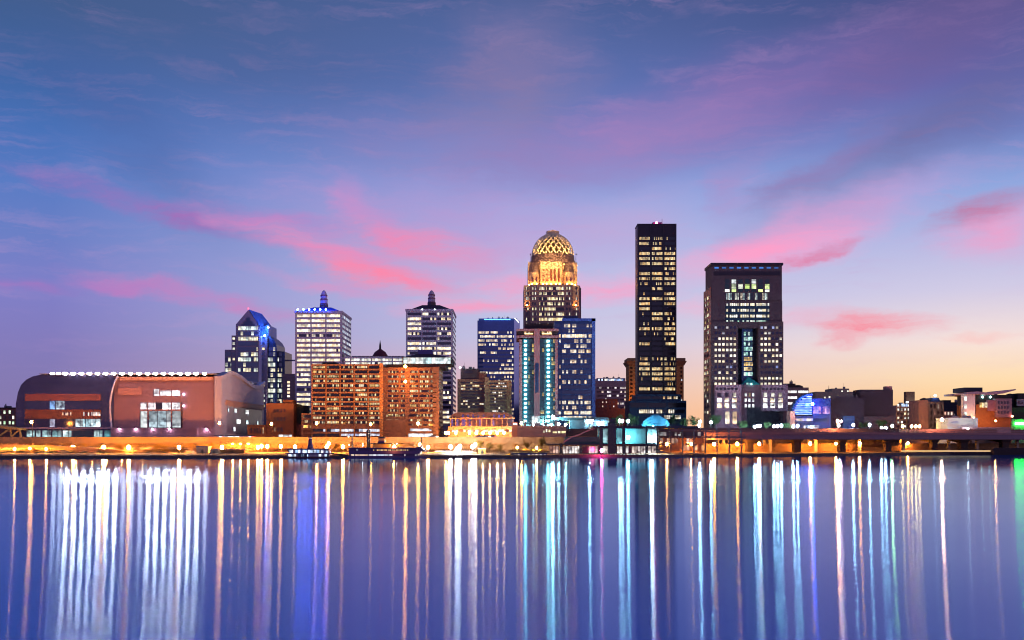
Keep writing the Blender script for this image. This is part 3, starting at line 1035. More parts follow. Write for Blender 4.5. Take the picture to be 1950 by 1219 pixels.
def hotel(label, px0, px1, top, Y, bays, label_kind, side):
    b = Bld('riverfront_hotel', label, 'hotel', (px0 + px1) / 2, Y, 'orange brick hotel blocks')
    dep = 40
    x0, x1 = X(px0, Y), X(px1, Y)
    zt = Z(top, Y)
    if label_kind == 'grid':
        body = wall_mat('hotel_recess', (.20, .08, .05), .8, .15)
        b.part('wall', MB().box(x0, x1, Y + 1.6, Y + dep, GZ - .5, zt), body)
        fr = MB()
        bw = (px1 - px0) / bays
        for i in range(bays + 1):
            p = px0 + bw * i
            fr.box(X(p - .9, Y), X(p + .9, Y), Y - .4, Y + 1.7, GZ - .5, zt + .4)
        n = 13
        fh = (808 - top) / n
        for j in range(n + 1):
            q = top + fh * j
            fr.box(x0, x1, Y - .1, Y + 1.7, Z(q + 2.4, Y), Z(q - .4, Y))
        b.part('balcony_frame', fr, M_brick)
        w = win_mat('hotel_win', 1.0, .05, 1.0, (1, .55, .16), (1, .86, .5), 1.0, (.012, .008, .012), 1.8, mull=.2, clutter=.9)
        w2 = win_mat('hotel_win_busy', 1.0, .2, 1.0, (1, .6, .2), (1, .88, .6), 1.15, (.012, .008, .012), 1.2, mull=.2, clutter=.9)
        for i in range(bays):
            for j in range(n):
                a, c = px0 + bw * i + 2, px0 + bw * (i + 1) - 2
                q = top + fh * j
                b.win(a, c, q + 3.1, q + fh - 1.6, w2 if i == 3 or j > 10 else w, 1.6)
        lob = win_mat('hotel_lobby', 2.2, .6, 1, (.5, .62, 1), (.95, .97, 1), 1.4, (.05, .05, .09), .8, clutter=.9, mull=.08)
        for i in range(bays):
            a, c = px0 + bw * i + 1.5, px0 + bw * (i + 1) - 1.5
            b.win(a, c, 817, 822, lob if i > 0 else win_mat('dark_lobby', 2, 0, .3, (.4, .5, 1), (1, 1, 1), .6), 1.5)
            b.win(a, c, 826, 830, lob if i > 1 else win_mat('dark_lobby', 2, 0, .3, (.4, .5, 1), (1, 1, 1), .6), 1.5)
        b.part('podium', MB().box(x0, x1, Y - .2, Y + 1.7, Z(817, Y), Z(810.5, Y)).box(x0, x1, Y - .2, Y + 1.7, Z(826, Y), Z(822.3, Y)), M_brick)
        # lower wing on the left
        xa, xb = X(574, Y), X(594.1, Y)
        b.part('wing', MB().box(xa, xb, Y + 1.2, Y + 30, GZ - .5, Z(787.5, Y)), body)
        wf = MB()
        for q in (787.5, 797, 807, 816, 824):
            wf.box(xa, xb, Y + .2, Y + 1.3, Z(q + 2.2, Y), Z(q, Y))
        wf.box(xa, xa + .9, Y + .1, Y + 1.3, GZ - .5, Z(787, Y))
        b.part('wing_frame', wf, M_brick)
        for q in (790.5, 800, 810):
            b.win(576.5, 593, q, q + 5, w, 1.2)
        b.part('roof_house', MB().box(X(608, Y), X(634, Y), Y + 10, Y + 25, zt, Z(687.5, Y)), M_dark)
        b.part('lit_recess_strip', MB().box(X(723, Y), X(728.5, Y), Y - .8, Y + 1.5, GZ - .5, zt + .6), wall_mat('painted_lit_brick', (.62, .25, .07), .8, .1))  # lit recess: its glow is put into a brighter brick colour
    else:
        b.part('wall', MB().box(x0, x1, Y, Y + dep, GZ - .5, zt), wall_mat('umber_brick', (.25, .115, .07), .85, .2))
        n = 10
        fh = 9.2
        w = win_mat('hotel_small', 1.0, .15, .95, (1, .58, .16), (1, .86, .5), 1.1, (.02, .008, .01), 1.4, mull=.25, clutter=.8)
        ledge = MB()
        for j in range(n):
            q = top + 6 + fh * j
            b.win(739, 759, q, q + 4, w)
            b.win(763, 771, q, q + 4, w)
            b.win(780, 796, q, q + 4, w)
            b.win(799, 817, q, q + 4, w)
            b.win(819.5, 830, q, q + 4, w)
            led = MB().box(X(736, Y), X(831, Y), Y - .7, Y + .1, Z(q + 6, Y), Z(q + 4.6, Y))
            b.part('ledge', led, wall_mat('umber_brick', (.25, .115, .07), .85, .2))
        for j, q in enumerate((790, 798.5, 807)):
            b.win(735, 748, q, q + 3.6, w)
            b.win(752, 762, q, q + 3.6, w)
            b.win(778, 786, q, q + 3.6, w)
            b.win(793, 803, q, q + 3.6, w)
            b.win(806, 830, q, q + 3.6, w)
        lob = win_mat('hotel_entry', 1.6, .9, 1, (.75, .85, 1), (1, 1, .95), 2.2, clutter=.9, mull=.05)
        b.win(781, 822, 816.5, 821, lob)
        b.win(742, 770, 826, 831.5, lob)
        b.win(778, 830, 826, 832, lob)
        b.part('corner_pier', MB().box(x1 - 3.4, x1 + .3, Y - .7, Y + 3, GZ - .5, zt + .3), wall_mat('umber_brick', (.25, .115, .07), .85, .2))
        # stepped low part left of the entry
        b.part('podium', MB().box(X(728.6, Y), X(773, Y), Y - 2, Y + .1, GZ - .5, Z(799, Y)), wall_mat('umber_brick', (.25, .115, .07), .85, .2))
        b.side(x1, Y + 3, Y + dep - 2, 5, top + 3, 812, 13, win_mat('hotel_sidewin', 1.2, 0, .25, (1, .65, .3), (1, .9, .7), .6, (.05, .03, .06)), 'R', .7, .45)
        # crown restaurant with a glowing band and pyramid roof
        b.part('attic', MB().box(X(733, Y), X(848, Y), Y + 3, Y + 32, zt - .1, Z(693, Y)), M_dark)
        b.win(768, 858, 681, 692.5, win_mat('crown_band', 2.4, 1, 1, (.55, .9, .95), (1, 1, .92), 1.25, clutter=.8, mull=.04), 2.7, 'crown_window')
        b.part('crown', MB().box(X(766, Y + 3), X(860, Y + 3), Y + 3, Y + 34, Z(693, Y + 3), Z(680.5, Y + 3)), M_dark)
        b.part('roof', MB().frustum((X(764, Y), X(860, Y), Y + 1, Y + 36), (X(790, Y), X(822, Y), Y + 14, Y + 24), Z(680.4, Y), Z(671, Y)), wall_mat('brown_roof', (.06, .03, .035), .7, .15))
        b.part('roof_tower', MB().box(X(792, Y), X(820, Y), Y + 14.5, Y + 23, Z(672, Y), Z(662, Y)), wall_mat('indigo_block', (.10, .08, .24), .6, .1))
        # two wall lamps
        lm = glow('sodium_wall_lamp', SOD, 260)
        for q in (699.5, 728):
            a = b.part('wall_lamp', MB().tube((X(774.5, Y), Y + .1, Z(q, Y)), (X(774.5, Y), Y - 7.2, Z(q, Y) + .2), .15, n=6), M_steel)
            b.part('bulb', MB().ball((X(774.5, Y), Y - 7.6, Z(q, Y)), .9, 8), lm, a)
    b.done()


hotel('orange brick hotel block with a deep balcony grid of five bays', 594.2, 728, 694, 620, 5, 'grid', None)
hotel('orange brick hotel block with pyramid roof and glowing crown restaurant', 728.6, 835, 700, 624, 0, 'flat', 'R')


def brown_pair():
    Y = 720
    b = Bld('apartment_block', 'brown brick apartment block with a stepped dark top', 'apartments', 900, Y)
    b.box('wall', 871, 926, 722, M_brown, 30)
    b.box('upper_storey', 877, 912, 702, wall_mat('dark_brown', (.14, .08, .08), .8, .15), 22, bot=722.1, dy=4)
    b.box('stair_tower', 912, 926, 709, M_brown, 20, bot=722.1, dy=3)
    w = win_mat('brown_win', 1.6, .02, .35, (1, .75, .35), (1, .95, .85), 1.1, (.05, .03, .05), 1)
    b.grid(876, 924, 1, 726, 778, 9, w, .95, .5)
    b.win(884, 900, 706, 711, w, 4)
    b.part('roof_lamp', MB().ball((X(876, Y), Y + 1, Z(700, Y)), .7, 8), glow('white_dot2', (.8, .85, 1), 12))
    b.done()
    b = Bld('apartment_block', 'tan brick apartment block with plain end piers', 'apartments', 948, Y - 8)
    Y = b.Y
    tan = wall_mat('tan_brick', (.64, .30, .15), .85, .1)
    b.box('wall', 926, 973.5, 724.5, tan, 32)
    b.part('pier', MB().box(X(923, Y), X(931, Y), Y - 1.2, Y + 30, GZ, Z(719, Y)), tan)
    b.part('pier', MB().box(X(966, Y), X(974, Y), Y - 1.0, Y + 30, GZ, Z(725.5, Y)), tan)
    w2 = win_mat('tan_win', 1.4, .03, .5, (1, .8, .5), (.9, .92, 1), 1.2, (.05, .03, .05), 1, mull=.25)
    b.grid(932, 965, 1, 727, 786, 10, w2, .96, .42)
    b.done()


brown_pair()


def navy_tower():
    Y = 900
    b = Bld('glass_tower', 'wide navy glass tower with a blue-lit curved top', 'tower', 950, Y)
    gl = wall_mat('navy_curtain', (.07, .11, .32), .18, .1, .1, metal=.35)
    x0, x1 = X(909, Y), X(990, Y)
    pts = [(x0, Y + 2), (X(920, Y), Y), (X(979, Y), Y), (x1, Y + 3), (x1, Y + 44), (x0, Y + 44)]
    b.part('wall', MB().prismz(pts, GZ, Z(610, Y)), gl)
    b.part('crown', MB().prismz([(X(911, Y), Y + 6), (X(985, Y), Y + 6), (X(985, Y), Y + 40), (X(911, Y), Y + 40)], Z(610, Y), Z(605, Y)), wall_mat('blue_crown', (.10, .25, .55), .3, .1))
    b.part('crown_light', MB().box(X(922, Y), X(972, Y), Y - .7, Y - .1, Z(609.4, Y), Z(607.6, Y)), glow('crown_blue', (.05, .28, .8), 4.0))
    b.part('corner_light', MB().tube((X(980, Y), Y - .5, Z(606, Y)), (X(988, Y), Y + 2, Z(614, Y)), .5, n=6), glow('white_edge', (.9, .9, 1), 1.4))
    w = win_mat('navy_win', 1.3, 0, 1.05, (1, .68, .34), (1, .92, .7), 1.1, (.05, .08, .24), 1.3, spec=.8, clutter=.8)
    for j in range(26):
        q = 631 + 7.7 * j
        b.win(911, 948, q, q + 4.2, w, .9 if False else 0)
        b.win(948.5, 978.5, q, q + 4.2, w)
    b.done()


navy_tower()


def teal_tower():
    Y = 690
    b = Bld('apartment_tower', 'slim pink granite tower with two columns of cyan lamps', 'tower', 1028, Y)
    pk = M_pink
    b.box('wall', 990, 1062, 651, wall_mat('teal_dark_wall', (.02, .06, .08), .4, .1), 32, dy=1)
    b.box('pier', 989, 994, 646, pk, 33, dy=0)
    b.box('pier', 1057, 1062, 646, pk, 33, dy=0)
    b.box('central_pier', 1017, 1028, 626, pk, 8, dy=-2)
    b.part('glass_slot', MB().box(X(1019, Y), X(1025.5, Y), Y - 2.3, Y - 1.9, Z(748, Y), Z(692, Y)), M_navy)
    # crown: two cornices and a sign band between
    for q0, q1, nm in ((626.5, 631, 'upper_cornice'), (639, 643.5, 'lower_cornice')):
        b.part(nm, MB().box(X(983.5, Y), X(1064, Y), Y - 1.2, Y + 32, Z(q1, Y), Z(q0, Y)), pk)
    b.box('sign_band', 987, 1060, 631, M_dark, 30, bot=639, dy=0.2)
    b.box('attic', 1000, 1054, 616, M_dark, 24, bot=626.5, dy=4)
    # gold script signs: letter strokes
    gs = glow('gold_sign', (1, .6, .16), 1.6)
    rr = random.Random(3)
    for (a, c) in ((999, 1015), (1032, 1050)):
        m = MB()
        p = a
        while p < c:
            w_ = rr.uniform(.7, 1.2)
            tall = p == a or rr.random() < .2
            m.box(X(p, Y), X(p + w_, Y), Y - .5, Y + .25, Z(636.8, Y), Z(631.8 if tall else 634.0 + rr.uniform(0, 1), Y))
            p += w_ + .02
        b.part('sign_script', m, gs)
    w = win_mat('teal_win', 1.2, 0, .22, (1, .55, .08), (1, .8, .2), .9, (.015, .06, .08), 1, spec=.8)
    n = 20
    fh = 8.45
    lamp = glow('cyan_lamp', (.30, .95, 1.0), 24)
    for j in range(n):
        q = 645 + fh * j
        for (a, c) in ((995.5, 1016.5), (1029, 1056)):
            b.win(a, c, q + 1.4, q + fh - .5, w, 1)
        for p in (1000.5, 1044):
            b.part('facade_lamp', MB().box(X(p, Y) - .75, X(p, Y) + .75, Y - .5, Y + .3, Z(q + 6.3, Y), Z(q + 3.2, Y)), lamp)
    for (a, c) in ((995, 1017), (1028, 1057)):
        m = MB()
        for j in range(n + 1):
            q = 645 + fh * j
            m.box(X(a, Y), X(c, Y), Y + .2, Y + 1.05, Z(q + 1.2, Y), Z(q + .5, Y))
        m.box(X(a + 14 if a < 1000 else a + 9, Y) - .2, X(a + 14 if a < 1000 else a + 9, Y) + .2, Y + .25, Y + 1.05, GZ, Z(645, Y))
        b.part('balcony_rails', m, M_teal)
    b.win(1012, 1028, 793, 806, win_mat('teal_lobby', 2, .9, 1, (.6, .9, 1), (1, 1, 1), 1.6, clutter=.9), -2.1)
    b.done()


teal_tower()


def blue_fin_tower():
    Y = 770
    b = Bld('glass_tower', 'dark blue glass tower with bright blue corner fin and cap', 'tower', 1098, Y)
    gl = wall_mat('deep_blue_glass', (.045, .075, .19), .2, .1, metal=.3)
    x0, x1 = X(1056, Y), X(1127, Y)
    b.part('wall', MB().box(x0, x1, Y, Y + 46, GZ, Z(612, Y)), gl)
    cap = wall_mat('blue_cap', (.14, .22, .62), .4, .08)
    b.part('cap', MB().box(X(1071, Y), X(1134, Y), Y - 1, Y + 46, Z(612, Y), Z(606.5, Y)), cap)
    b.part('fin', MB().box(X(1127, Y), X(1133.5, Y), Y - 1, Y + 46, GZ, Z(606.6, Y) - .05), cap)
    b.part('plant_room', MB().box(X(1074, Y), X(1103, Y), Y + 10, Y + 30, Z(606.4, Y), Z(599, Y)), M_navy)
    # sloping shoulder on the left
    b.part('shoulder', MB().prism([(X(1056, Y), Z(640, Y)), (X(1068, Y), Z(655, Y)), (X(1067, Y), Z(657, Y)), (X(1055, Y), Z(642, Y))], Y - 1, Y - .1), cap)
    w = win_mat('fin_win', 1.5, 0, .85, (1, .62, .26), (1, .92, .74), 1.2, (.035, .055, .16), 1.9, spec=.8, clutter=.8)
    wb = win_mat('fin_win_bright', 1.5, .5, 1, (1, .66, .3), (1, .93, .76), 1.4, (.035, .055, .16), 1, spec=.8)
    sp = wall_mat('blue_spandrel', (.10, .14, .38), .4, .1)
    for j in range(19):
        q = 617 + 9.75 * j
        b.win(1070, 1126, q, q + 6.4, wb if j in (2, 17, 18) else w)
        b.win(1057, 1067.5, q, q + 6.4, w)
        b.part('spandrel', MB().box(X(1068.5, Y), X(1126.8, Y), Y - .45, Y + .1, Z(q + 9.0, Y), Z(q + 7.0, Y)), sp)
    b.side(X(1133.5, Y), Y + 2, Y + 44, 1, 612, 800, 20, win_mat('fin_side', 1.5, 0, .25, (1, .25, .1), (1, .5, .2), .8, (.02, .02, .05)), 'R', .95, .55)
    b.done()


blue_fin_tower()


def domed_tower():
    Y = 950
    b = Bld('domed_tower', 'tall postmodern tower with floodlit gold crown and lattice dome', 'tower', 1052, Y)
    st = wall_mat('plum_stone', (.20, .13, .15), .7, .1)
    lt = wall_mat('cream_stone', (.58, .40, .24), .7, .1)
    x0, x1 = X(997.5, Y), X(1105, Y)
    dep = x1 - x0
    cx, cy = X(1052, Y), Y + dep / 2
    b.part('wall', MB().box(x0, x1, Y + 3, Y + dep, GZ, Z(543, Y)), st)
    b.part('front_bay', MB().box(X(1010, Y), X(1090, Y), Y, Y + 3.1, GZ, Z(541.5, Y)), st)
    b.part('side_wing', MB().box(X(1104, Y), X(1107.5, Y), Y + 6, Y + dep - 6, GZ, Z(546, Y)), st)
    # lit shoulders
    for (a, c) in ((998, 1009.5), (1090.5, 1102.5)):
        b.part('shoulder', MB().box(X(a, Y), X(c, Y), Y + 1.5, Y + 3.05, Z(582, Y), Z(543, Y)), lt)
    # crown storeys
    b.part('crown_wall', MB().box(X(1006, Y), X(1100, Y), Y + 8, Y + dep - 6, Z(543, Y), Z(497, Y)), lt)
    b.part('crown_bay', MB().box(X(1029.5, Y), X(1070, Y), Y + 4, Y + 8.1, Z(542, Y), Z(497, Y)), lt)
    for p in (1018, 1084):
        t = b.part('turret', MB().lathe(X(p, Y), Y + 8, [(4.6, Z(542, Y)), (4.6, Z(515, Y))], 12), lt)
        b.part('turret_roof', MB().lathe(X(p, Y), Y + 8, [(4.9, Z(515.5, Y)), (3.6, Z(500, Y)), (2.6, Z(497, Y))], 12), M_mauve, t)
    D = cy - 14      # the dome's outline is seen about here
    cx = X(1052.5, cy)
    pr = lambda p: (p - 1052.5) / F * cy
    b.part('drum', MB().lathe(cx, cy, [(pr(1095.5), Z(498, Y)), (pr(1095.5), Z(494, D)), (pr(1093.5), Z(493.5, D)), (pr(1093.5), Z(484, D))], 32), M_mauve)
    rd = pr(1092)
    zb, zt = Z(485, D), Z(447, cy)
    dark = wall_mat('dome_core', (.025, .010, .006), .8, .1)
    prof = [(rd * .88 * math.cos(a), zb + (zt - zb) * .92 * math.sin(a)) for a in [i * math.pi / 2 * .98 / 8 for i in range(9)]]
    b.part('dome_core', MB().lathe(cx, cy, prof, 32), dark, smooth=True)
    ribs = MB()
    n, rows = 22, 7
    def dp(i, k):
        a = i * math.pi / 2 * .88 / rows
        th = 2 * math.pi * (k + .5 * (i % 2)) / n
        r = rd * math.cos(a)
        return (cx + r * math.cos(th), cy + r * math.sin(th), zb + (zt - zb) * math.sin(a) * 1.03)
    for i in range(rows):
        for k in range(n):
            p = dp(i, k)
            if p[1] > cy + 4:
                continue
            for kk in ((k, k - 1) if i % 2 == 0 else (k + 1, k)):
                ribs.tube(p, dp(i + 1, kk), .80, .66, n=4)
    b.part('dome_lattice', ribs, wall_mat('cream_lattice', (.80, .66, .42), .6, .05))
    b.part('finial', MB().lathe(cx, cy, [(pr(1064), zt - .6), (pr(1065), Z(441.5, cy)), (pr(1062.5), Z(441, cy)), (2, Z(440, cy)), (.6, Z(438, cy))], 16), lt)
    # floodlights on the ledges
    hot = glow('amber_flood', (1.0, .36, .06), 230)
    hot2 = glow('gold_flood', (1.0, .52, .15), 190)
    def flood(p, q, dy, m, r=.5):
        h = b.part('floodlight', MB().box(X(p, Y) - .5, X(p, Y) + .5, Y + dy - .5, Y + dy + .5, Z(q, Y) - .9, Z(q, Y) - .35), M_steel)
        b.part('bulb', MB().ball((X(p, Y), Y + dy, Z(q, Y) + .1), r, 8), m, h)
    for p in (1034, 1041, 1050, 1059, 1066):
        flood(p, 540.5, 1.6, hot)
    for p in (1013, 1022, 1080, 1089):
        flood(p, 540.5, 1.6, hot)
    for p in (1003.5, 1096.5):
        flood(p, 581.5, -.6, hot, .4)
    flood(1008, 541, 5.0, hot, .4)
    flood(1096, 541, 5.0, hot, .4)
    # masts and bulbs added to brighten the dome, hooded towards the river
    for p in (1010, 1022, 1035, 1048, 1061, 1074, 1086, 1096):
        yy, zz_ = Y - 9, Z(488, Y)
        a = b.part('fill_mast', MB().tube((X(p, Y), Y + 4.2, Z(496.5, Y)), (X(p, Y), yy, zz_ - .3), .16, n=5), M_steel)
        b.part('fill_hood', MB().box(X(p, Y) - .6, X(p, Y) + .6, yy - .9, yy - .62, zz_ - .5, zz_ + .6), M_steel, a)
        b.part('bulb', MB().box(X(p, Y) - .45, X(p, Y) + .45, yy - .6, yy - .3, zz_ - .3, zz_ + .4), glow('gold_fill', (1.0, .56, .17), 1500), a)
    w = win_mat('dome_win', 1.25, .0, 1.15, (1, .74, .3), (1, .92, .66), 1.4, (.02, .012, .03), .8, mull=.25, clutter=.5)
    w2 = win_mat('dome_win_side', 1.25, .1, .9, (1, .85, .45), (1, .97, .85), 1.2, (.02, .012, .03), 1, mull=.25, clutter=.5)
    for j in range(11):
        q = 546.5 + 9.8 * j
        b.win(1026, 1041, q, q + 5.5, w)
        b.win(1042, 1058, q, q + 5.5, w)
        b.win(1059, 1074, q, q + 5.5, w)
        b.win(1013, 1016, q, q + 5, w2)
        b.win(1018, 1021.5, q, q + 5, w2)
        b.win(1078, 1081, q, q + 5, w2)
        b.win(1083, 1086.5, q, q + 5, w2)
        b.win(1001, 1007, q, q + 5, w2, 1.5 if j < 4 else 3)
        b.win(1096, 1099.5, q, q + 5, w2, 1.5 if j < 4 else 3)
    ws = win_mat('slot_red', 2, 0, .05, dark=(.16, .035, .01), rough=.5)
    for p in (1035, 1042):
        for q in (512, 522, 532):
            b.win(p - 1.5, p + 1.5, q, q + 4, ws, 4)
    for p in (1049.5, 1056.5, 1064):
        b.win(p - 1.6, p + 1.6, 512, 536, ws, 4)
    for p in (1014, 1022, 1079, 1087):
        b.win(p - 1.6, p + 1.6, 527, 535, win_mat('crown_dark', 2, 0, .3, dark=(.06, .02, .03)), 3.3)
    b.done()


domed_tower()


def pink_mid():
    Y = 1000
    b = Bld('office_block', 'distant pink concrete office block with a glittering roof edge', 'office', 1165, Y)
    b.box('wall', 1130, 1195, 726, wall_mat('dusty_pink', (.36, .24, .27), .8, .12), 40)
    b.box('roof_house', 1137, 1191, 720, wall_mat('roof_pale', (.45, .42, .5), .6, .1), 25, bot=726.1, dy=4)
    w = win_mat('pinkmid_win', 2.0, .05, .55, (1, .7, .5), (1, .95, 1), 1.0, (.14, .08, .11), 1, clutter=.9)
    b.grid(1136, 1194, 4, 735, 787, 7, w, .85, .45)
    b.win(1139, 1189, 721.5, 725, win_mat('rooflights', 1.5, .4, .8, (.3, .5, 1), (1, .95, .8), 1.4), 4)
    b.done()
    Y = 860
    b = Bld('warehouse', 'low dark red flat-roofed block before the pink offices', 'warehouse', 1160, Y)
    b.box('wall', 1132, 1176, 760, wall_mat('dark_maroon', (.14, .05, .06), .8, .15), 30)
    b.box('annex', 1176, 1198, 778, wall_mat('dark_maroon', (.14, .05, .06), .8, .15), 30, dy=2)
    b.grid(1137, 1172, 5, 762, 778, 2, win_mat('maroon_win', 2, .3, .7, (1, .7, .5), (1, .9, 1), 1.1, (.08, .04, .05)), .35, .35)
    b.done()


pink_mid()


def black_tower():
    Y = 860
    b = Bld('brick_tower', 'orange brick tower with flared cornice standing behind the black tower', 'tower', 1250, Y)
    b.box('wall', 1198, 1302, 690, wall_mat('amber_brick', (.50, .22, .08), .85, .1), 24)
    b.part('cornice', MB().frustum((X(1197.5, Y), X(1303, Y), Y - .5, Y + 24.5), (X(1192.5, Y), X(1307, Y), Y - 3, Y + 26), Z(696, Y), Z(688, Y)).box(X(1195, Y), X(1305, Y), Y - 1, Y + 25, Z(688.1, Y), Z(682, Y)), wall_mat('amber_cornice', (.34, .16, .09), .85, .1))
    w = win_mat('brick_tower_win', 1.4, 0, .3, (.7, .75, 1), (1, .9, .6), 1.2, (.06, .03, .02), 1.5, mull=.3)
    for j in range(9):
        q = 699 + 7.6 * j
        b.win(1200, 1204.5, q, q + 3.6, w)
        b.win(1209, 1213.5, q, q + 3.6, w)
        b.win(1296, 1299, q, q + 3.6, w)
    b.part('wash_lamp', MB().ball((X(1203, Y), Y - 14, Z(770, Y)), .6, 8), glow('amber_wash', SOD, 700))
    b.done()
    Y = 800
    b = Bld('skyscraper', 'tallest black steel and glass skyscraper with a red roof beacon', 'skyscraper', 1252, Y)
    x0, x1 = X(1214.5, Y), X(1287.5, Y)
    b.part('wall', MB().box(x0, x1, Y, Y + 16, GZ, Z(427, Y)), M_black)
    b.part('roof_edge', MB().box(x0 - .3, x1 + .3, Y - .3, Y + 16.3, Z(428, Y), Z(426.2, Y)), M_black)
    pts = (1214.9, 1238.6, 1262.6, 1286.9)
    for p in pts:
        b.part('pier', MB().box(X(p, Y) - .45, X(p, Y) + .45, Y - .6, Y + .1, GZ, Z(428.2, Y)), wall_mat('black_pier', (.03, .022, .035), .5, .1))
    w = win_mat('black_win', .8, -.1, 1.25, (1, .55, .18), (1, .84, .48), .9, (.006, .004, .012), 1.2, mull=.12, clutter=.75)
    wa = win_mat('black_win_full', .8, .8, 1, (1, .58, .2), (1, .85, .5), .95, (.006, .004, .012), 1.2, mull=.12, clutter=.75)
    wn = win_mat('black_win_off', 1.1, 0, .03, (1, .62, .22), (1, .95, .74), .4, (.006, .004, .012))
    for j in range(32):
        q = 451.5 + 9.55 * j
        if q > 745:
            break
        for i in range(3):
            a = 1216.6 + 24.05 * i
            m_ = wn if 22 <= j <= 23 else (wa if j in (3, 4, 5, 8, 12, 26, 27, 30) else w)
            b.win(a + .6, a + 21, q, q + 5.4, m_)
    # rooftop gear
    b.part('roof_unit', MB().box(X(1232, Y), X(1240, Y), Y + 6, Y + 14, Z(427, Y), Z(423, Y)), M_navy)
    b.part('roof_unit', MB().box(X(1245, Y), X(1262, Y), Y + 6, Y + 16, Z(427, Y), Z(420, Y)), M_navy)
    b.part('antenna', MB().tube((X(1262.5, Y), Y + 5, Z(427, Y)), (X(1262.5, Y), Y + 5, Z(414, Y)), .35, .12), M_steel)
    b.part('beacon', MB().ball((X(1251, Y), Y + 2, Z(423.5, Y)), .9, 8), glow('beacon', (1, .02, .12), 260))
    # podium
    nav = wall_mat('navy_podium', (.015, .045, .11), .5, .1)
    b.box('podium_upper', 1211, 1297, 751, nav, 26, dy=-10)
    b.box('podium', 1199, 1307, 763, nav, 32, dy=-16)
    wp = win_mat('podium_win', 1.6, 0, .3, (1, .6, .25), (1, .9, .7), 1.1, (.005, .008, .02), 1)
    wl = win_mat('podium_lit', 1.6, .8, .95, (1, .8, .5), (1, .95, .85), 1.3, (.005, .008, .02), 1, mull=.25, clutter=.9)
    for (a, c) in ((1200.5, 1232), (1234.5, 1269), (1271.5, 1306)):
        b.win(a, c, 767, 776, win_mat('podium_dark', 2, 0, .02, dark=(.004, .006, .015)), -16)
    b.win(1216, 1261, 780, 787, wl, -16)
    b.win(1272, 1284, 780, 787, wl, -16)
    b.win(1262, 1271, 780, 787, wp, -16)
    b.win(1285, 1304, 780, 787, wp, -16)
    b.win(1264, 1296, 791, 798, wl, -16)
    b.win(1213, 1240, 755, 760, wp, -10)
    b.win(1242, 1295, 755, 760, wp, -10)
    b.done()


black_tower()


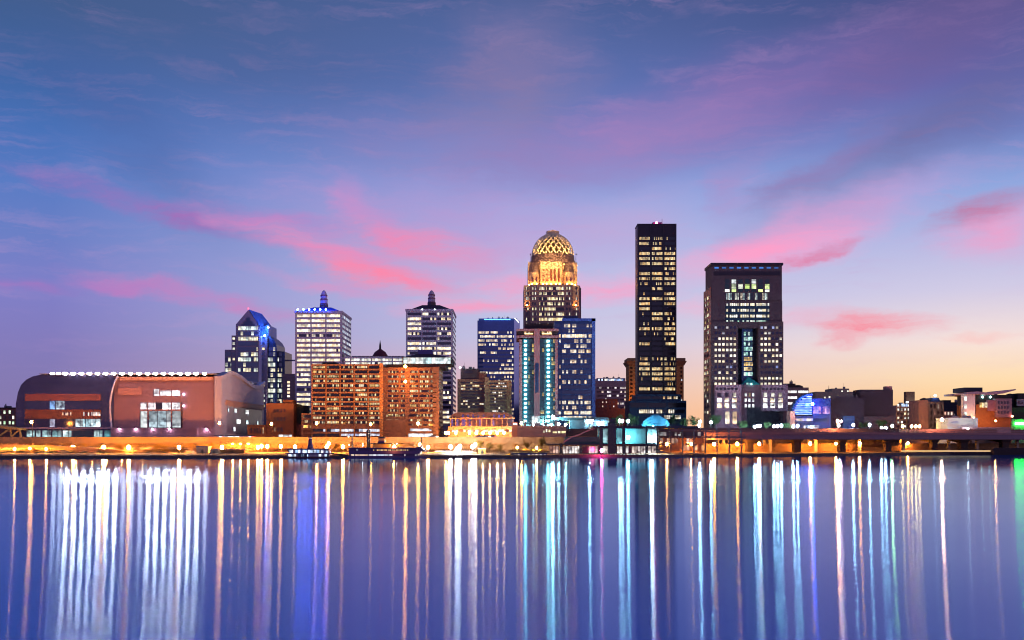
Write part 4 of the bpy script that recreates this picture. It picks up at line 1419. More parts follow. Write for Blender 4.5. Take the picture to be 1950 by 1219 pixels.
def granite_tower():
    Y = 700
    b = Bld('granite_tower', 'massive dark granite tower with loggia top and arched pink base', 'tower', 1420, Y)
    st = M_mauve
    x0, x1 = X(1355, Y), X(1489, Y)
    # body: front mass with central recess
    b.part('wall', MB().box(x0, x1, Y, Y + 22, Z(572, Y), Z(505.5, Y)), st)
    b.part('cornice', MB().box(x0 - .6, x1 + .6, Y - 1.2, Y + 22.5, Z(505.6, Y), Z(501, Y)), M_black)
    b.part('dark_band', MB().box(X(1360, Y), X(1486, Y), Y - .35, Y + .05, Z(524.5, Y), Z(517.5, Y)), M_black)  # plain dark band across the wall
    b.part('lower_wall', MB().box(x0 - .3, x1 + .5, Y + 1, Y + 22, Z(612.6, Y), Z(572, Y)), st)
    b.part('left_shaft', MB().box(x0 - .3, X(1405, Y), Y - .4, Y + 22, GZ, Z(612.5, Y)), st)
    b.part('right_shaft', MB().box(X(1444, Y), X(1491.5, Y), Y - .4, Y + 22, GZ, Z(612.5, Y)), st)
    b.part('central_shaft', MB().box(X(1414.5, Y), X(1434.5, Y), Y + 3, Y + 20, GZ, Z(620, Y)), M_navy)
    b.part('recess_wall', MB().box(X(1405, Y) + .02, X(1444, Y) - .02, Y + 8, Y + 21.5, GZ, Z(612.7, Y)), M_black)
    b.part('bridge', MB().box(X(1405, Y) + .05, X(1444, Y) - .05, Y + .3, Y + 3, Z(625, Y), Z(612.8, Y)), st)
    b.part('east_bay', MB().box(x1 + .52, X(1493, Y), Y + 6, Y + 20, Z(628, Y), Z(597, Y)), M_black)
    # pink brick side block on the left
    br = wall_mat('pinkish_brick', (.42, .19, .14), .8, .15)
    b.part('side_block', MB().box(x0 - 1.2, x0 - .32, Y + 1, Y + 22.6, GZ, Z(556, Y + 20)), br)
    wsb = win_mat('sideblock_win', 1.5, .05, .6, (1, .7, .25), (.9, 1, .95), 1.1, (.05, .02, .03), 1)
    for j in range(21):
        zq = Z(568 + 11 * j, Y)
        b.wins.append((x0 - 1.2, Y + 3, zq, 6, 2.0, 'L', wsb, 'window'))
        b.wins.append((x0 - 1.2, Y + 12, zq, 7, 2.0, 'L', wsb, 'window'))
    bl = win_mat('blue_slot', 9, 1, 1, (.06, .25, .85), (.08, .3, .9), .75, clutter=.2, mull=0)
    for i in range(9):
        b.win(1360.5 + 14.2 * i, 1368.5 + 14.2 * i, 508.5, 511.5, bl)
    # loggia
    lo = win_mat('loggia', 9, .5, 1, (.75, 1, .25), (1, 1, .9), 1.3, (.01, .035, .04), .8, clutter=.6, mull=0)
    ld = win_mat('loggia_dark', 9, .1, .6, (.5, .9, .8), (1, 1, 1), 1.1, (.01, .03, .04), 1, mull=0)
    for i in range(7):
        a = 1380.5 + 12.7 * i
        b.win(a, a + 8.5, 532, 540, ld)
        b.win(a, a + 8.5, 541, 550, lo)
        b.win(a, a + 8.5, 551, 556, lo)
    col = win_mat('loggia_columns', .95, .65, .95, (1, .75, .5), (.75, 1, 1), 1.2, (.02, .03, .04), 1, mull=.45, clutter=.8)
    for i in range(6):
        b.win(1382 + 13.6 * i, 1393.5 + 13.6 * i, 558, 571, col)
    fl = win_mat('humana_floor', 1.3, .8, 1.0, (1, .85, .5), (1, 1, .9), 1.25, (.01, .03, .05), 1, mull=.2, clutter=.7)
    for j, q in enumerate((577.5, 588.5, 599.5, 610)):
        f_ = fl if j < 3 else win_mat('humana_floor_green', 1.3, .6, .9, (.5, 1, .75), (1, 1, .9), 1.1, (.01, .03, .05), 1, mull=.2)
        for (a, c) in ((1382.5, 1386.5), (1389, 1407.5), (1409.5, 1426), (1428, 1437), (1439.5, 1459), (1461, 1465)):
            b.win(a, c, q, q + 5, f_, 1 if j < 3 else .98)
        if j < 3:
            b.part('glass_band', MB().box(X(1382, Y), X(1465.5, Y), Y + .6, Y + 1.05, Z(q + 10.4, Y), Z(q + 5.4, Y)), wall_mat('dark_teal_glass', (.01, .04, .07), .2, .05))
        for p in (1368, 1475.5):
            b.win(p, p + 4.2, q, q + 5, wsb, 1 if j < 3 else -.4)
    sq = win_mat('square_win', 9, .2, 1.1, (1, .8, .45), (1, .95, .8), 1.25, (.01, .01, .05), .9, clutter=.3, mull=0)
    so = win_mat('square_win_lit', 9, .95, 1, (1, .84, .5), (1, .97, .85), 1.5, (.01, .01, .05), 1, clutter=.3, mull=0)
    sd = win_mat('square_win_off', 9, .0, .35, (1, .9, .65), (.4, .5, 1), .9, (.01, .01, .05), 1, clutter=.3, mull=0)
    for j in range(11):
        q = 621.3 + 10.75 * j
        for i in range(6):
            for p0 in (1360.8, 1448.3):
                m_ = so if j in (3, 4, 10) else (sd if j in (0, 1, 7) or (j == 8 and p0 > 1400) else sq)
                b.win(p0 + 7.25 * i, p0 + 7.25 * i + 4.4, q, q + 4.6, m_, -.4)
    # glazed centre
    cg = win_mat('centre_glass', 1.4, .5, 1.0, (.35, .95, .75), (.95, 1, .95), 1.15, (.02, .07, .08), .8, clutter=.9, mull=.1)
    ca = win_mat('centre_amber', 1.4, .9, 1.0, (1, .6, .15), (1, .85, .5), 1.2, (.02, .05, .06), .8, clutter=.8, mull=.15)
    for j in range(9):
        q = 632 + 9.6 * j
        b.win(1416, 1433.5, q, q + 7, ca if j in (5, 6, 7) else cg, 3)
    # teal glass pyramid over the portal
    pyr = wall_mat('teal_pyramid_glass', (.02, .28, .28), .25, .1)
    b.part('glass_pyramid', MB().frustum((X(1411, Y), X(1446, Y), Y - 3, Y + 8), (X(1425.5, Y), X(1427.5, Y), Y + 2, Y + 3), Z(733, Y), Z(718, Y)), pyr)
    b.win(1417, 1434, 729, 732.6, win_mat('pyr_base', 1.2, .9, 1, (.3, 1, .8), (.7, 1, .9), .9, mull=.3), -3.1)
    b.part('pyramid_lamp', MB().ball((X(1428, Y), Y - 4.3, Z(732, Y)), .35, 8), glow('teal_wash', (.1, .9, .8), 60))
    # pink base blocks
    pk = wall_mat('rose_granite', (.40, .22, .28), .7, .1)
    b.part('base_block', MB().box(X(1359.5, Y), X(1408, Y), Y - 6, Y + 1.0, GZ, Z(733.5, Y)), pk)
    b.part('base_block', MB().box(X(1446.5, Y), X(1496, Y), Y - 6, Y + 1.0, Z(783.5, Y), Z(733.5, Y)), pk)
    b.part('portal', MB().box(X(1408.1, Y), X(1446.4, Y), Y - 3, Y - .5, Z(776, Y), Z(733.2, Y)), wall_mat('maroon_stone', (.20, .09, .12), .7, .1))
    b.part('portal_leg', MB().box(X(1408.1, Y), X(1420, Y), Y - 3, Y - .5, GZ, Z(776, Y) + .01), wall_mat('maroon_stone', (.20, .09, .12), .7, .1))
    b.part('dark_base', MB().box(X(1420, Y), X(1482, Y), Y - 2.5, Y + .4, GZ, Z(776, Y) - .05), M_black)
    dk = win_mat('base_slot', 9, 0, .02, dark=(.015, .008, .015))
    st_ = win_mat('base_star', 2.5, 1, 1, (1, .75, .45), (.9, 1, 1), 2.0, (.1, .05, .06), 1, clutter=1.0, mull=.06)
    st2 = win_mat('base_mid', 2.5, .3, 1, (1, .8, .4), (1, 1, .9), 1.2, (.03, .015, .03), 1, clutter=1, mull=.1)
    for p0 in (1364, 1451.5):
        for i in range(6):
            b.win(p0 + 7.2 * i, p0 + 7.2 * i + 4.2, 738.5, 743, dk, -6)
        for i in range(3):
            b.win(p0 + 2 + 14.3 * i, p0 + 9 + 14.3 * i, 748, 756, st2, -6)
            b.win(p0 + 1 + 14.3 * i, p0 + 10 + 14.3 * i, 758, 766, st_, -6)
            b.win(p0 + 1 + 14.3 * i, p0 + 10 + 14.3 * i, 768, 777, st_, -6)
    for i in range(3):
        for j, q in enumerate((748.5, 758.8, 769.5)):
            b.win(1418 + 7.1 * i, 1422 + 7.1 * i, q, q + 6.4, ca if (i, j) == (1, 0) else win_mat('portal_win', 2, 1, 1, (.8, .95, 1), (1, 1, 1), 1.6, clutter=.6, mull=0), -3)
    arch = win_mat('amber_arch', 9, 1, 1, (1, .55, .25), (1, .85, .6), 1.4, clutter=.7, mull=0)
    for p in (1381, 1395):
        b.win(p, p + 8, 784, 807, arch, -6, 'tall_arch')
    b.part('aircraft_lamp', MB().ball((X(1425, Y), Y + .4, Z(522, Y)), .3, 8), glow('blue_dot', (.3, .5, 1), 3))
    b.done()
    Y = 760
    b = Bld('office_block', 'low block with three bright white window bands beside the granite tower', 'office', 1518, Y)
    b.box('wall', 1488, 1540, 738, wall_mat('grey_mauve', (.20, .14, .17), .8, .1), 30)
    b.box('roof_house', 1494, 1515, 730.5, M_dark, 20, bot=738.1, dy=2)
    b.part('roof_dome', MB().lathe(X(1525, Y), Y + 8, [(4, Z(738, Y)), (3.6, Z(734.5, Y)), (1.5, Z(732.5, Y)), (.2, Z(732, Y))], 12), M_dark)
    w = win_mat('band_white', 1.5, .95, 1, (1, .9, .8), (1, 1, 1), 1.7, clutter=.4, mull=.1)
    for q in (744, 755, 766):
        b.win(1490, 1518, q, q + 4.5, w)
        b.win(1519.5, 1539, q, q + 4.5, w)
    b.done()


granite_tower()


def right_side():
    # blue quarter-round glass hall
    Y = 650
    b = Bld('glass_hall', 'quarter-round glass hall glowing bright blue on its curved gable', 'theatre', 1535, Y)
    fr = wall_mat('dark_indigo', (.02, .02, .07), .5, .1)
    pts = [(X(1508, Y), Z(790, Y)), (X(1547, Y), Z(790, Y)), (X(1547, Y), Z(751, Y))]
    arc = [(X(1547 - 38 * math.sin(a), Y), Z(789 - 38 * math.cos(a), Y)) for a in [i * math.pi / 2 / 8 for i in range(1, 9)]]
    b.part('wall', MB().prism(pts + arc[:-1], Y + .5, Y + 9), fr)
    rimm = MB()
    aa = [(X(1547 - 38.5 * math.sin(i * math.pi / 2 / 10), Y), Z(789 - 38.5 * math.cos(i * math.pi / 2 / 10), Y)) for i in range(11)]
    for (p, q), (r, s_) in zip(aa, aa[1:]):
        rimm.tube((p, Y, q), (r, Y, s_), .9, n=6)
    b.part('rim', rimm, wall_mat('navy_rim', (.02, .05, .15), .4, .1))
    bw = win_mat('blue_fins', 3, 1, 1, (.02, .08, 1), (.12, .3, 1), 1.5, (.02, .05, .3), clutter=.6, mull=.05)
    bw2 = win_mat('blue_white_fins', 3, 1, 1, (.35, .5, 1), (.75, .85, 1), 1.5, (.02, .05, .3), clutter=.5, mull=.02)
    for j in range(8):
        q = 755 + 4.3 * j
        hw = math.sqrt(max(0, 36 ** 2 - (789 - q) ** 2))
        b.win(1546.5 - hw + 1, 1546, q - .5, q + 1.0, bw2)
        b.win(1546.5 - hw + 1, 1546, q + 1.2, q + 3.6, bw)
    b.part('flood_lamp', MB().ball((X(1542, Y), Y - 6, Z(770, Y)), .9, 8), glow('blue_flood', (.02, .12, 1), 650))
    b.box('annex', 1547.2, 1582, 759, wall_mat('indigo_wall', (.02, .03, .12), .6, .1), 20, dy=1)
    pv = win_mat('purple_lobby', 1.2, .4, .9, (1, .4, .3), (.6, .5, 1), 1.0, (.05, .04, .15), 1, clutter=1)
    b.win(1548, 1580, 774, 788, pv, 1)
    b.win(1516, 1546, 787, 790, bw2, .4)
    b.win(1516, 1548, 797, 802, win_mat('hall_foyer', 1.3, .6, 1, (.4, .4, 1), (1, .8, .5), 1.2, clutter=1), -.4)
    b.win(1550, 1577, 797, 802, win_mat('hall_foyer', 1.3, .6, 1, (.4, .4, 1), (1, .8, .5), 1.2, clutter=1), .9)
    b.box('foyer', 1510, 1548.5, 792, fr, 18, dy=-.4)
    b.win(1530, 1560, 810, 817, win_mat('street_level', 1.2, .3, .9, (.6, .5, 1), (1, .8, .6), 1.2, clutter=1), -.4)
    b.box('porch', 1504.5, 1514, 783, wall_mat('salmon_porch', (.6, .25, .2), .7, .1), 8, dy=-5)
    b.done()
    # dark windowless theatre blocks
    b = Bld('theatre_block', 'dark windowless purple theatre block with a tall rear box', 'theatre', 1640, 660)
    dk = wall_mat('aubergine_panel', (.030, .016, .030), .8, .12)
    b.box('wall', 1580, 1646, 758, dk, 14)
    b.box('stage_tower', 1638, 1700.5, 742, dk, 14, dy=6)
    b.box('roof_unit', 1688, 1699, 735.5, wall_mat('pinkish_vent', (.4, .2, .2), .7, .1), 6, bot=742.1, dy=10)
    b.box('lean_to', 1646, 1706, 793, wall_mat('plum_panel', (.06, .035, .05), .8, .1), 12, dy=-2)
    b.box('blue_door', 1605, 1627, 792, wall_mat('blue_panel', (.03, .06, .2), .5, .1), 1, dy=-.8)
    b.done()
    # beige blocks behind
    b = Bld('office_block', 'beige flat-roofed block with a stepped roof behind the theatre', 'office', 1600, 900)
    be = wall_mat('beige_render', (.33, .26, .21), .8, .1)
    b.box('wall', 1553, 1640, 746, be, 30)
    b.box('upper_floor', 1584, 1617, 740, be, 20, bot=746.1, dy=2)
    w = win_mat('beige_win', 3, .6, 1, (1, .9, .7), (1, 1, .95), 1.6, mull=0)
    for (p, q) in ((1569, 755.5), (1578, 755), (1602, 744), (1613, 744), (1614, 756)):
        b.win(p, p + 3, q, q + 3, w, 0 if q > 746 else 2)
    b.part('antenna', MB().tube((X(1585, 900), 910, Z(740, 900)), (X(1585, 900), 910, Z(733, 900)), .3, .1), M_steel)
    b.done()
    # small town blocks right
    b = Bld('apartment_block', 'white-lit balcony apartment block next to the dark theatre', 'apartments', 1722, 760)
    b.box('wall', 1706, 1732, 772, wall_mat('pale_tan', (.45, .30, .24), .8, .1), 8)
    b.box('side_wing', 1732, 1751, 772, wall_mat('amber_wall', (.5, .25, .1), .8, .1), 20, dy=1)
    b.box('penthouse', 1726, 1742, 746, wall_mat('brown_tower', (.20, .11, .07), .8, .1), 5, bot=772.1, dy=4)
    w = win_mat('balcony_lit', 2, .5, 1, (1, .8, .45), (.85, .95, 1), 1.7, (.06, .04, .05), 1, clutter=1, mull=.15)
    b.grid(1707, 1733, 4, 768, 816, 6, w, .6, .5)
    b.win(1716, 1728, 769, 774, win_mat('blue_white_band', 3, 1, 1, (.4, .6, 1), (.9, .95, 1), 2.0, clutter=.6), -.1)
    b.part('roof_light', MB().box(X(1727, 760), X(1750, 760), 759, 762, Z(767.5, 760), Z(764.5, 760)), glow('roof_strip', (.9, 1, 1), 2.0))
    b.win(1743, 1747, 775, 808, win_mat('stair_amber', 2, .6, 1, (1, .5, .1), (1, .8, .4), .9, mull=.1), 1)
    b.done()
    b = Bld('warehouse', 'square brick warehouse with a salmon side wall and paired sash windows', 'warehouse', 1775, 730)
    b.box('wall', 1769, 1797, 765, wall_mat('grey_brick', (.22, .15, .15), .85, .12), 25)
    b.part('side_wall', MB().box(X(1751, 730), X(1769, 730), 731.5, 750, GZ, Z(762, 730)), wall_mat('salmon_wall', (.58, .27, .20), .85, .12, joints=3))
    b.part('roof_tank', MB().lathe(X(1768, 730), 738, [(3, Z(763, 730)), (2.8, Z(759, 730)), (.5, Z(757, 730))], 12), M_dark)
    b.part('roof_house', MB().prism([(X(1776, 730), Z(765, 730)), (X(1796, 730), Z(765, 730)), (X(1792, 730), Z(757, 730)), (X(1781, 730), Z(757, 730))], 734, 745), M_navy)
    b.part('roof_lamp', MB().ball((X(1784, 730), 733, Z(753, 730)), .8, 8), glow('blue_white_lamp', (.6, .75, 1), 40))
    b.grid(1770, 1797, 4, 768, 816, 4, win_mat('warehouse_win', 1, 0, .1, (1, .3, .2), (1, .8, .6), .6, (.03, .02, .03)), .5, .6)
    b.done()
    b = Bld('warehouse', 'dark blue-black warehouse with a small red-lit house at its foot', 'warehouse', 1815, 800)
    b.box('wall', 1797, 1832, 766, wall_mat('ink_wall', (.012, .014, .03), .8, .1), 25)
    b.box('tower', 1797, 1811, 762, wall_mat('ink_wall', (.012, .014, .03), .8, .1), 10, dy=-1)
    b.box('small_house', 1797, 1816, 783, M_redbr, 8, dy=-12)
    b.grid(1797, 1815, 3, 784, 791, 1, win_mat('pink_lit', 2, 1, 1, (1, .5, .35), (1, .85, .7), 1.4, mull=0), .5, .9, dy=-12)
    b.done()
    # museum with butterfly roof
    Y = 690
    b = Bld('museum', 'museum with upswept butterfly roof, white corner and orange lower wall', 'museum', 1880, Y)
    b.box('orange_wall', 1859, 1926, 770, wall_mat('orange_panel', (.30, .10, .03), .6, .12), 30)
    b.box('white_tower', 1836, 1857, 751, wall_mat('white_panel', (.70, .56, .58), .6, .05), 5, dy=-1)
    b.box('upper_wall', 1857, 1926, 752, M_dark, 28, bot=770, dy=2)
    b.box('tile_wall', 1897, 1927, 759, wall_mat('plum_tile', (.22, .13, .17), .6, .2, .8, joints=1.5), 6, bot=795, dy=-2.5)
    b.box('bay', 1882, 1896, 762, wall_mat('purple_bay', (.28, .12, .16), .6, .1), 5, bot=783, dy=-1.5)
    roof = MB()
    pr = [(1838, 751), (1838, 747.5), (1856, 746), (1877, 748.5), (1905, 745), (1929, 741.5), (1929, 743.5), (1905, 750), (1877, 753), (1857, 751)]
    roof.prism([(X(p, Y), Z(q, Y)) for p, q in reversed(pr)], Y - 4, Y + 34)
    b.part('roof', roof, wall_mat('mauve_roof', (.36, .22, .28), .5, .08))
    b.box('roof_drum', 1836, 1871, 738, wall_mat('black_drum', (.015, .012, .03), .5, .1), 18, bot=746.5, dy=6)
    w = win_mat('museum_corner', 3, .8, 1, (.6, 1, .85), (1, .95, .8), 1.6, mull=0, clutter=.8)
    for q in (755, 770, 785):
        b.win(1836.5, 1841, q, q + 8, w, -1)
    b.win(1865, 1882, 766, 776, win_mat('museum_gold', 1.6, .8, 1, (1, .55, .12), (1, .9, .7), 1.5, clutter=1.0), 0)
    tl = glow('teal_spot', (.4, 1, .85), 16)
    for p in (1873, 1888):
        b.part('wall_lamp', MB().ball((X(p, Y), Y + 1.4, Z(756, Y)), .7, 8), tl)
    b.part('wall_lamp', MB().ball((X(1923, Y), Y - 3.4, Z(793, Y)), .7, 8), glow('red_spot', (1, .25, .15), 24))
    b.part('wash_lamp', MB().ball((X(1847, Y), Y - 6, Z(797, Y)), .45, 8), glow('amber_wash2', (1, .5, .25), 350))
    b.part('wash_lamp', MB().ball((X(1880, Y), Y - 12, Z(802, Y)), .45, 8), glow('amber_wash3', (1, .36, .08), 900))
    b.grid(1899, 1922, 4, 762, 790, 3, win_mat('tile_win', 1, 0, .05, dark=(.03, .02, .04)), .5, .55, dy=-2.5)
    b.done()
    Y = 655
    b = Bld('pavilion', 'low white box pavilion in front of the museum', 'pavilion', 1830, Y)
    b.box('wall', 1805, 1860, 797, wall_mat('cool_white', (.55, .62, .62), .6, .06), 18)
    b.box('frame', 1804, 1862, 795.8, M_white, 18.4, bot=797, dy=-.4)
    b.box('end_wall', 1859, 1862, 797.01, M_white, 18.4, dy=-.4)
    b.part('faded_lettering', MB().box(X(1812, Y), X(1825, Y), Y - .15, Y + .02, Z(806, Y), Z(802.5, Y)), wall_mat('pale_blue_mark', (.25, .3, .5), .6, .1))
    b.part('flood_lamp', MB().ball((X(1833, Y), Y - 8, Z(817, Y)), .4, 8), glow('cool_wash', (.8, 1, .95), 260))
    b.done()
    b = Bld('storage_shed', 'long low mauve shed below the orange museum wall', 'shed', 1880, 650)
    b.box('wall', 1832, 1925, 815, wall_mat('mauve_shed', (.28, .16, .2), .7, .1), 6)
    b.part('roof', MB().box(X(1831, 650), X(1926, 650), 649.4, 656.5, Z(815, 650), Z(814, 650)), wall_mat('mauve_shed_roof', (.35, .24, .28), .6, .1))
    b.done()
    Y = 700
    b = Bld('restaurant', 'dark building with a glowing green sign strip and white signboard', 'restaurant', 1940, Y)
    b.box('wall', 1924, 1990, 776, wall_mat('olive_dark', (.05, .05, .035), .8, .1), 20)
    b.box('green_wall', 1925, 1990, 798, wall_mat('pale_green_wall', (.3, .32, .26), .8, .1), 1, dy=-1.2)
    b.box('upper_house', 1938, 1992, 749, M_dark, 16, bot=776, dy=3)
    b.part('roof_dome', MB().lathe(X(1934, Y), Y + 8, [(3.2, Z(776, Y)), (3.2, Z(754, Y)), (2.2, Z(750, Y)), (.5, Z(748.5, Y))], 12), M_dark)
    b.part('signboard', MB().box(X(1938.5, Y), X(1988, Y), Y + 1.6, Y + 2.9, Z(773, Y), Z(760, Y)), wall_mat('sign_cream', (.42, .36, .34), .6, .05))
    cu = bpy.data.curves.new('lettering', 'FONT')
    cu.body = 'Ka'
    cu.size = 3.4
    cu.extrude = .1
    cu.materials.append(wall_mat('sign_red', (.3, .03, .04), .6, .05))
    tmp = bpy.data.objects.new('lettering', cu)
    COL.objects.link(tmp)
    bpy.context.view_layer.update()
    me = bpy.data.meshes.new_from_object(tmp.evaluated_get(bpy.context.evaluated_depsgraph_get()))
    bpy.data.objects.remove(tmp)
    o = bpy.data.objects.new('lettering', me)
    COL.objects.link(o)
    o.parent = b.root
    o.location = Vector((X(1940.5, Y), Y + 1.5, Z(769.5, Y))) - b.root.location
    o.rotation_euler = (rad(90), 0, 0)
    gs = b.part('sign_tube', MB().box(X(1931, Y), X(1990, Y), Y - 1.9, Y - 1.25, Z(809, Y), Z(805, Y)), glow('green_neon', (.03, 1.0, .06), 70))
    b.done()
    b = Bld('brick_house', 'small dim brick house squeezed beside the museum', 'house', 1932, 720)
    b.box('wall', 1924, 1939, 770, M_redbr, 10)
    b.box('roof', 1923.5, 1939.5, 768, M_dark, 11, bot=770.1, dy=-.4)
    b.win(1928, 1936, 777, 783, win_mat('house_amber', 2, .7, 1, (1, .6, .2), (1, .8, .4), .6))
    b.done()


right_side()


def left_small():
    b = Bld('brick_house', 'low brick block at the left end of the arena with pale green windows', 'house', 10, 660)
    b.box('wall', -40, 30, 778, M_redbr, 25)
    b.part('roof', MB().box(X(-41, 660), X(31, 660), 659.4, 686, Z(778, 660), Z(776, 660)), M_dark)
    w = win_mat('green_win', 3, .5, 1, (.6, 1, .6), (1, 1, .85), 1.3, (.04, .02, .03), mull=0)
    for p in (-1, 7, 17, 23.5):
        for q in (782, 792, 802):
            b.win(p, p + 3.4, q, q + 6, w)
    b.done()
    Y = 630
    b = Bld('brick_warehouse', 'dark orange brick warehouse of two heights left of the hotel', 'warehouse', 520, Y)
    br = wall_mat('rust_brick', (.34, .13, .05), .85, .12)
    b.box('wall', 507, 559, 768, br, 25)
    b.box('low_wing', 471, 507, 809, br, 22, dy=-1)
    b.box('parapet', 539, 558, 761.5, br, 10, bot=768, dy=3)
    w = win_mat('rust_win', 1.2, 0, .1, (1, .5, .2), (1, .8, .5), .4, (.03, .012, .01))
    b.grid(520, 545, 4, 779, 786, 1, w, .5, .9)
    b.grid(520, 545, 4, 794, 802, 1, w, .5, .9)
    b.grid(520, 540, 3, 814, 822, 1, w, .5, .9)
    b.grid(476, 504, 5, 814, 826, 1, w, .5, .9, dy=-1)
    b.win(530, 556, 828, 832, win_mat('doorway_white', 3, 1, 1, (.9, .95, 1), (1, 1, 1), 1.6, clutter=.6))
    b.done()
    b = Bld('service_block', 'unlit dark green service block between warehouse and hotel', 'utility block', 567, 640)
    b.box('wall', 558, 578, 772, wall_mat('service_green', (.05, .07, .055), .8, .3), 20)
    b.box('base', 558, 577, 808, M_redbr, 3, dy=-2)
    b.done()
    b = Bld('office_block', 'narrow brown office slab with one lit stair column behind the warehouse', 'office', 551, 790)
    b.box('wall', 538, 562, 712, wall_mat('dust_brown', (.26, .17, .18), .8, .1), 25)
    w = win_mat('stair_lit', 2, .8, 1, (1, .7, .4), (1, .9, .75), 1.4, mull=0)
    for j in range(5):
        b.win(547, 552, 726 + 6.6 * j, 730 + 6.6 * j, w)
    b.done()
    # arcade hall before the brown apartments
    Y = 622
    b = Bld('arcade_hall', 'long low orange hall with curved dark roof and violet-lit window bays', 'hall', 915, Y)
    orr = wall_mat('orange_render', (.55, .24, .12), .8, .1)
    b.box('wall', 853, 984, 812, orr, 22)
    b.box('upper_wall', 857, 978, 797, wall_mat('arcade_dark', (.10, .05, .08), .7, .1), 20, bot=812.1, dy=.8)
    ar = [(856, 797), (858, 792), (863, 788), (870, 785.5), (962, 785.5), (969, 787), (974, 791), (977, 797)]
    b.part('roof', MB().prism([(X(p, Y), Z(q, Y)) for p, q in reversed(ar)], Y + .6, Y + 21), wall_mat('arcade_roof', (.07, .03, .04), .6, .15))
    vm = win_mat('violet_bay', 1.2, .1, .7, (.1, .12, .9), (.7, .5, .8), .7, (.05, .025, .04), 1, clutter=1.0, mull=.15)
    for i in range(12):
        a = 859 + 9.8 * i
        b.win(a, a + 7.8, 798.5, 811.5, vm, .7)
        b.part('pier', MB().box(X(a - 1.4, Y), X(a - .3, Y), Y - .3, Y + .9, Z(812, Y), Z(796, Y)), orr)
        if 1 < i < 11:
            b.win(a + 2, a + 4, 790, 796, win_mat('violet_slot', 2, .8, 1, (.05, .1, 1), (.15, .2, 1), .8, mull=0), .5)
    b.part('cornice', MB().box(X(855, Y), X(980, Y), Y - .5, Y + .9, Z(797.2, Y), Z(795.6, Y)), orr)
    wb = win_mat('arcade_shop', 2.2, .6, 1, (1, .75, .5), (1, .98, .95), 1.7, (.1, .05, .04), 1, clutter=.9, mull=.12)
    for i in range(8):
        b.win(860 + 14.6 * i, 872 + 14.6 * i, 818.5, 822.5, wb)
    b.done()
    # terminal: mauve low building right of the arcade, on the plaza edge
    Y = 600
    b = Bld('terminal_hall', 'low mauve concrete hall with a few yellow windows below the cyan-lamp tower', 'hall', 1035, Y)
    b.box('wall', 985, 1078, 812, wall_mat('taupe_concrete', (.26, .19, .2), .8, .1, joints=2.2), 18)
    b.part('parapet', MB().box(X(984, Y), X(1079, Y), Y - .4, Y + 18.4, Z(813, Y), Z(811, Y)), wall_mat('taupe_trim', (.34, .26, .26), .8, .1))
    yw = win_mat('yellow_win', 1.5, .9, 1, (1, .8, .35), (1, .95, .75), 1.5, clutter=.6, mull=.1)
    for (a, c, q0, q1) in ((1034, 1037, 820, 824), (1039, 1042, 817.5, 823), (1044, 1048, 818, 823), (1052, 1060, 821, 825), (1062, 1067, 821, 825), (1069, 1077, 821, 825)):
        b.win(a, c, q0, q1, yw)
    b.win(977, 985, 806, 809, win_mat('stair_white', 2, 1, 1, (1, .95, .95), (1, 1, 1), 1.7, mull=0), .5)
    b.box('stair_tower', 975, 986, 804, wall_mat('salmon_stair', (.5, .25, .17), .8, .1), 8, dy=.5)
    b.done()


left_small()


# ================================================================== HIGHWAYS
def beam(mb, pts, y0, y1, z0, z1):
    """a deck along X through (x, dy) points, keeping thickness"""
    n = len(pts)
    b = len(mb.v)
    for (x, yy) in pts:
        mb.v += [(x, yy + y0, z0), (x, yy + y1, z0), (x, yy + y1, z1), (x, yy + y0, z1)]
    for i in range(n - 1):
        a, c = b + 4 * i, b + 4 * (i + 1)
        mb.f += [(a, a + 1, c + 1, c), (a + 1, a + 2, c + 2, c + 1), (a + 2, a + 3, c + 3, c + 2), (a + 3, a, c, c + 3)]
    mb.f.append((b + 3, b + 2, b + 1, b))
    e = b + 4 * (n - 1)
    mb.f.append((e, e + 1, e + 2, e + 3))
    return mb


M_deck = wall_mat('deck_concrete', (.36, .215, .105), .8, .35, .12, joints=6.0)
M_deckd = wall_mat('deck_plum', (.22, .13, .14), .75, .15, .05)
M_road = wall_mat('road_asphalt', (.07, .065, .06), .85, .2, .1)


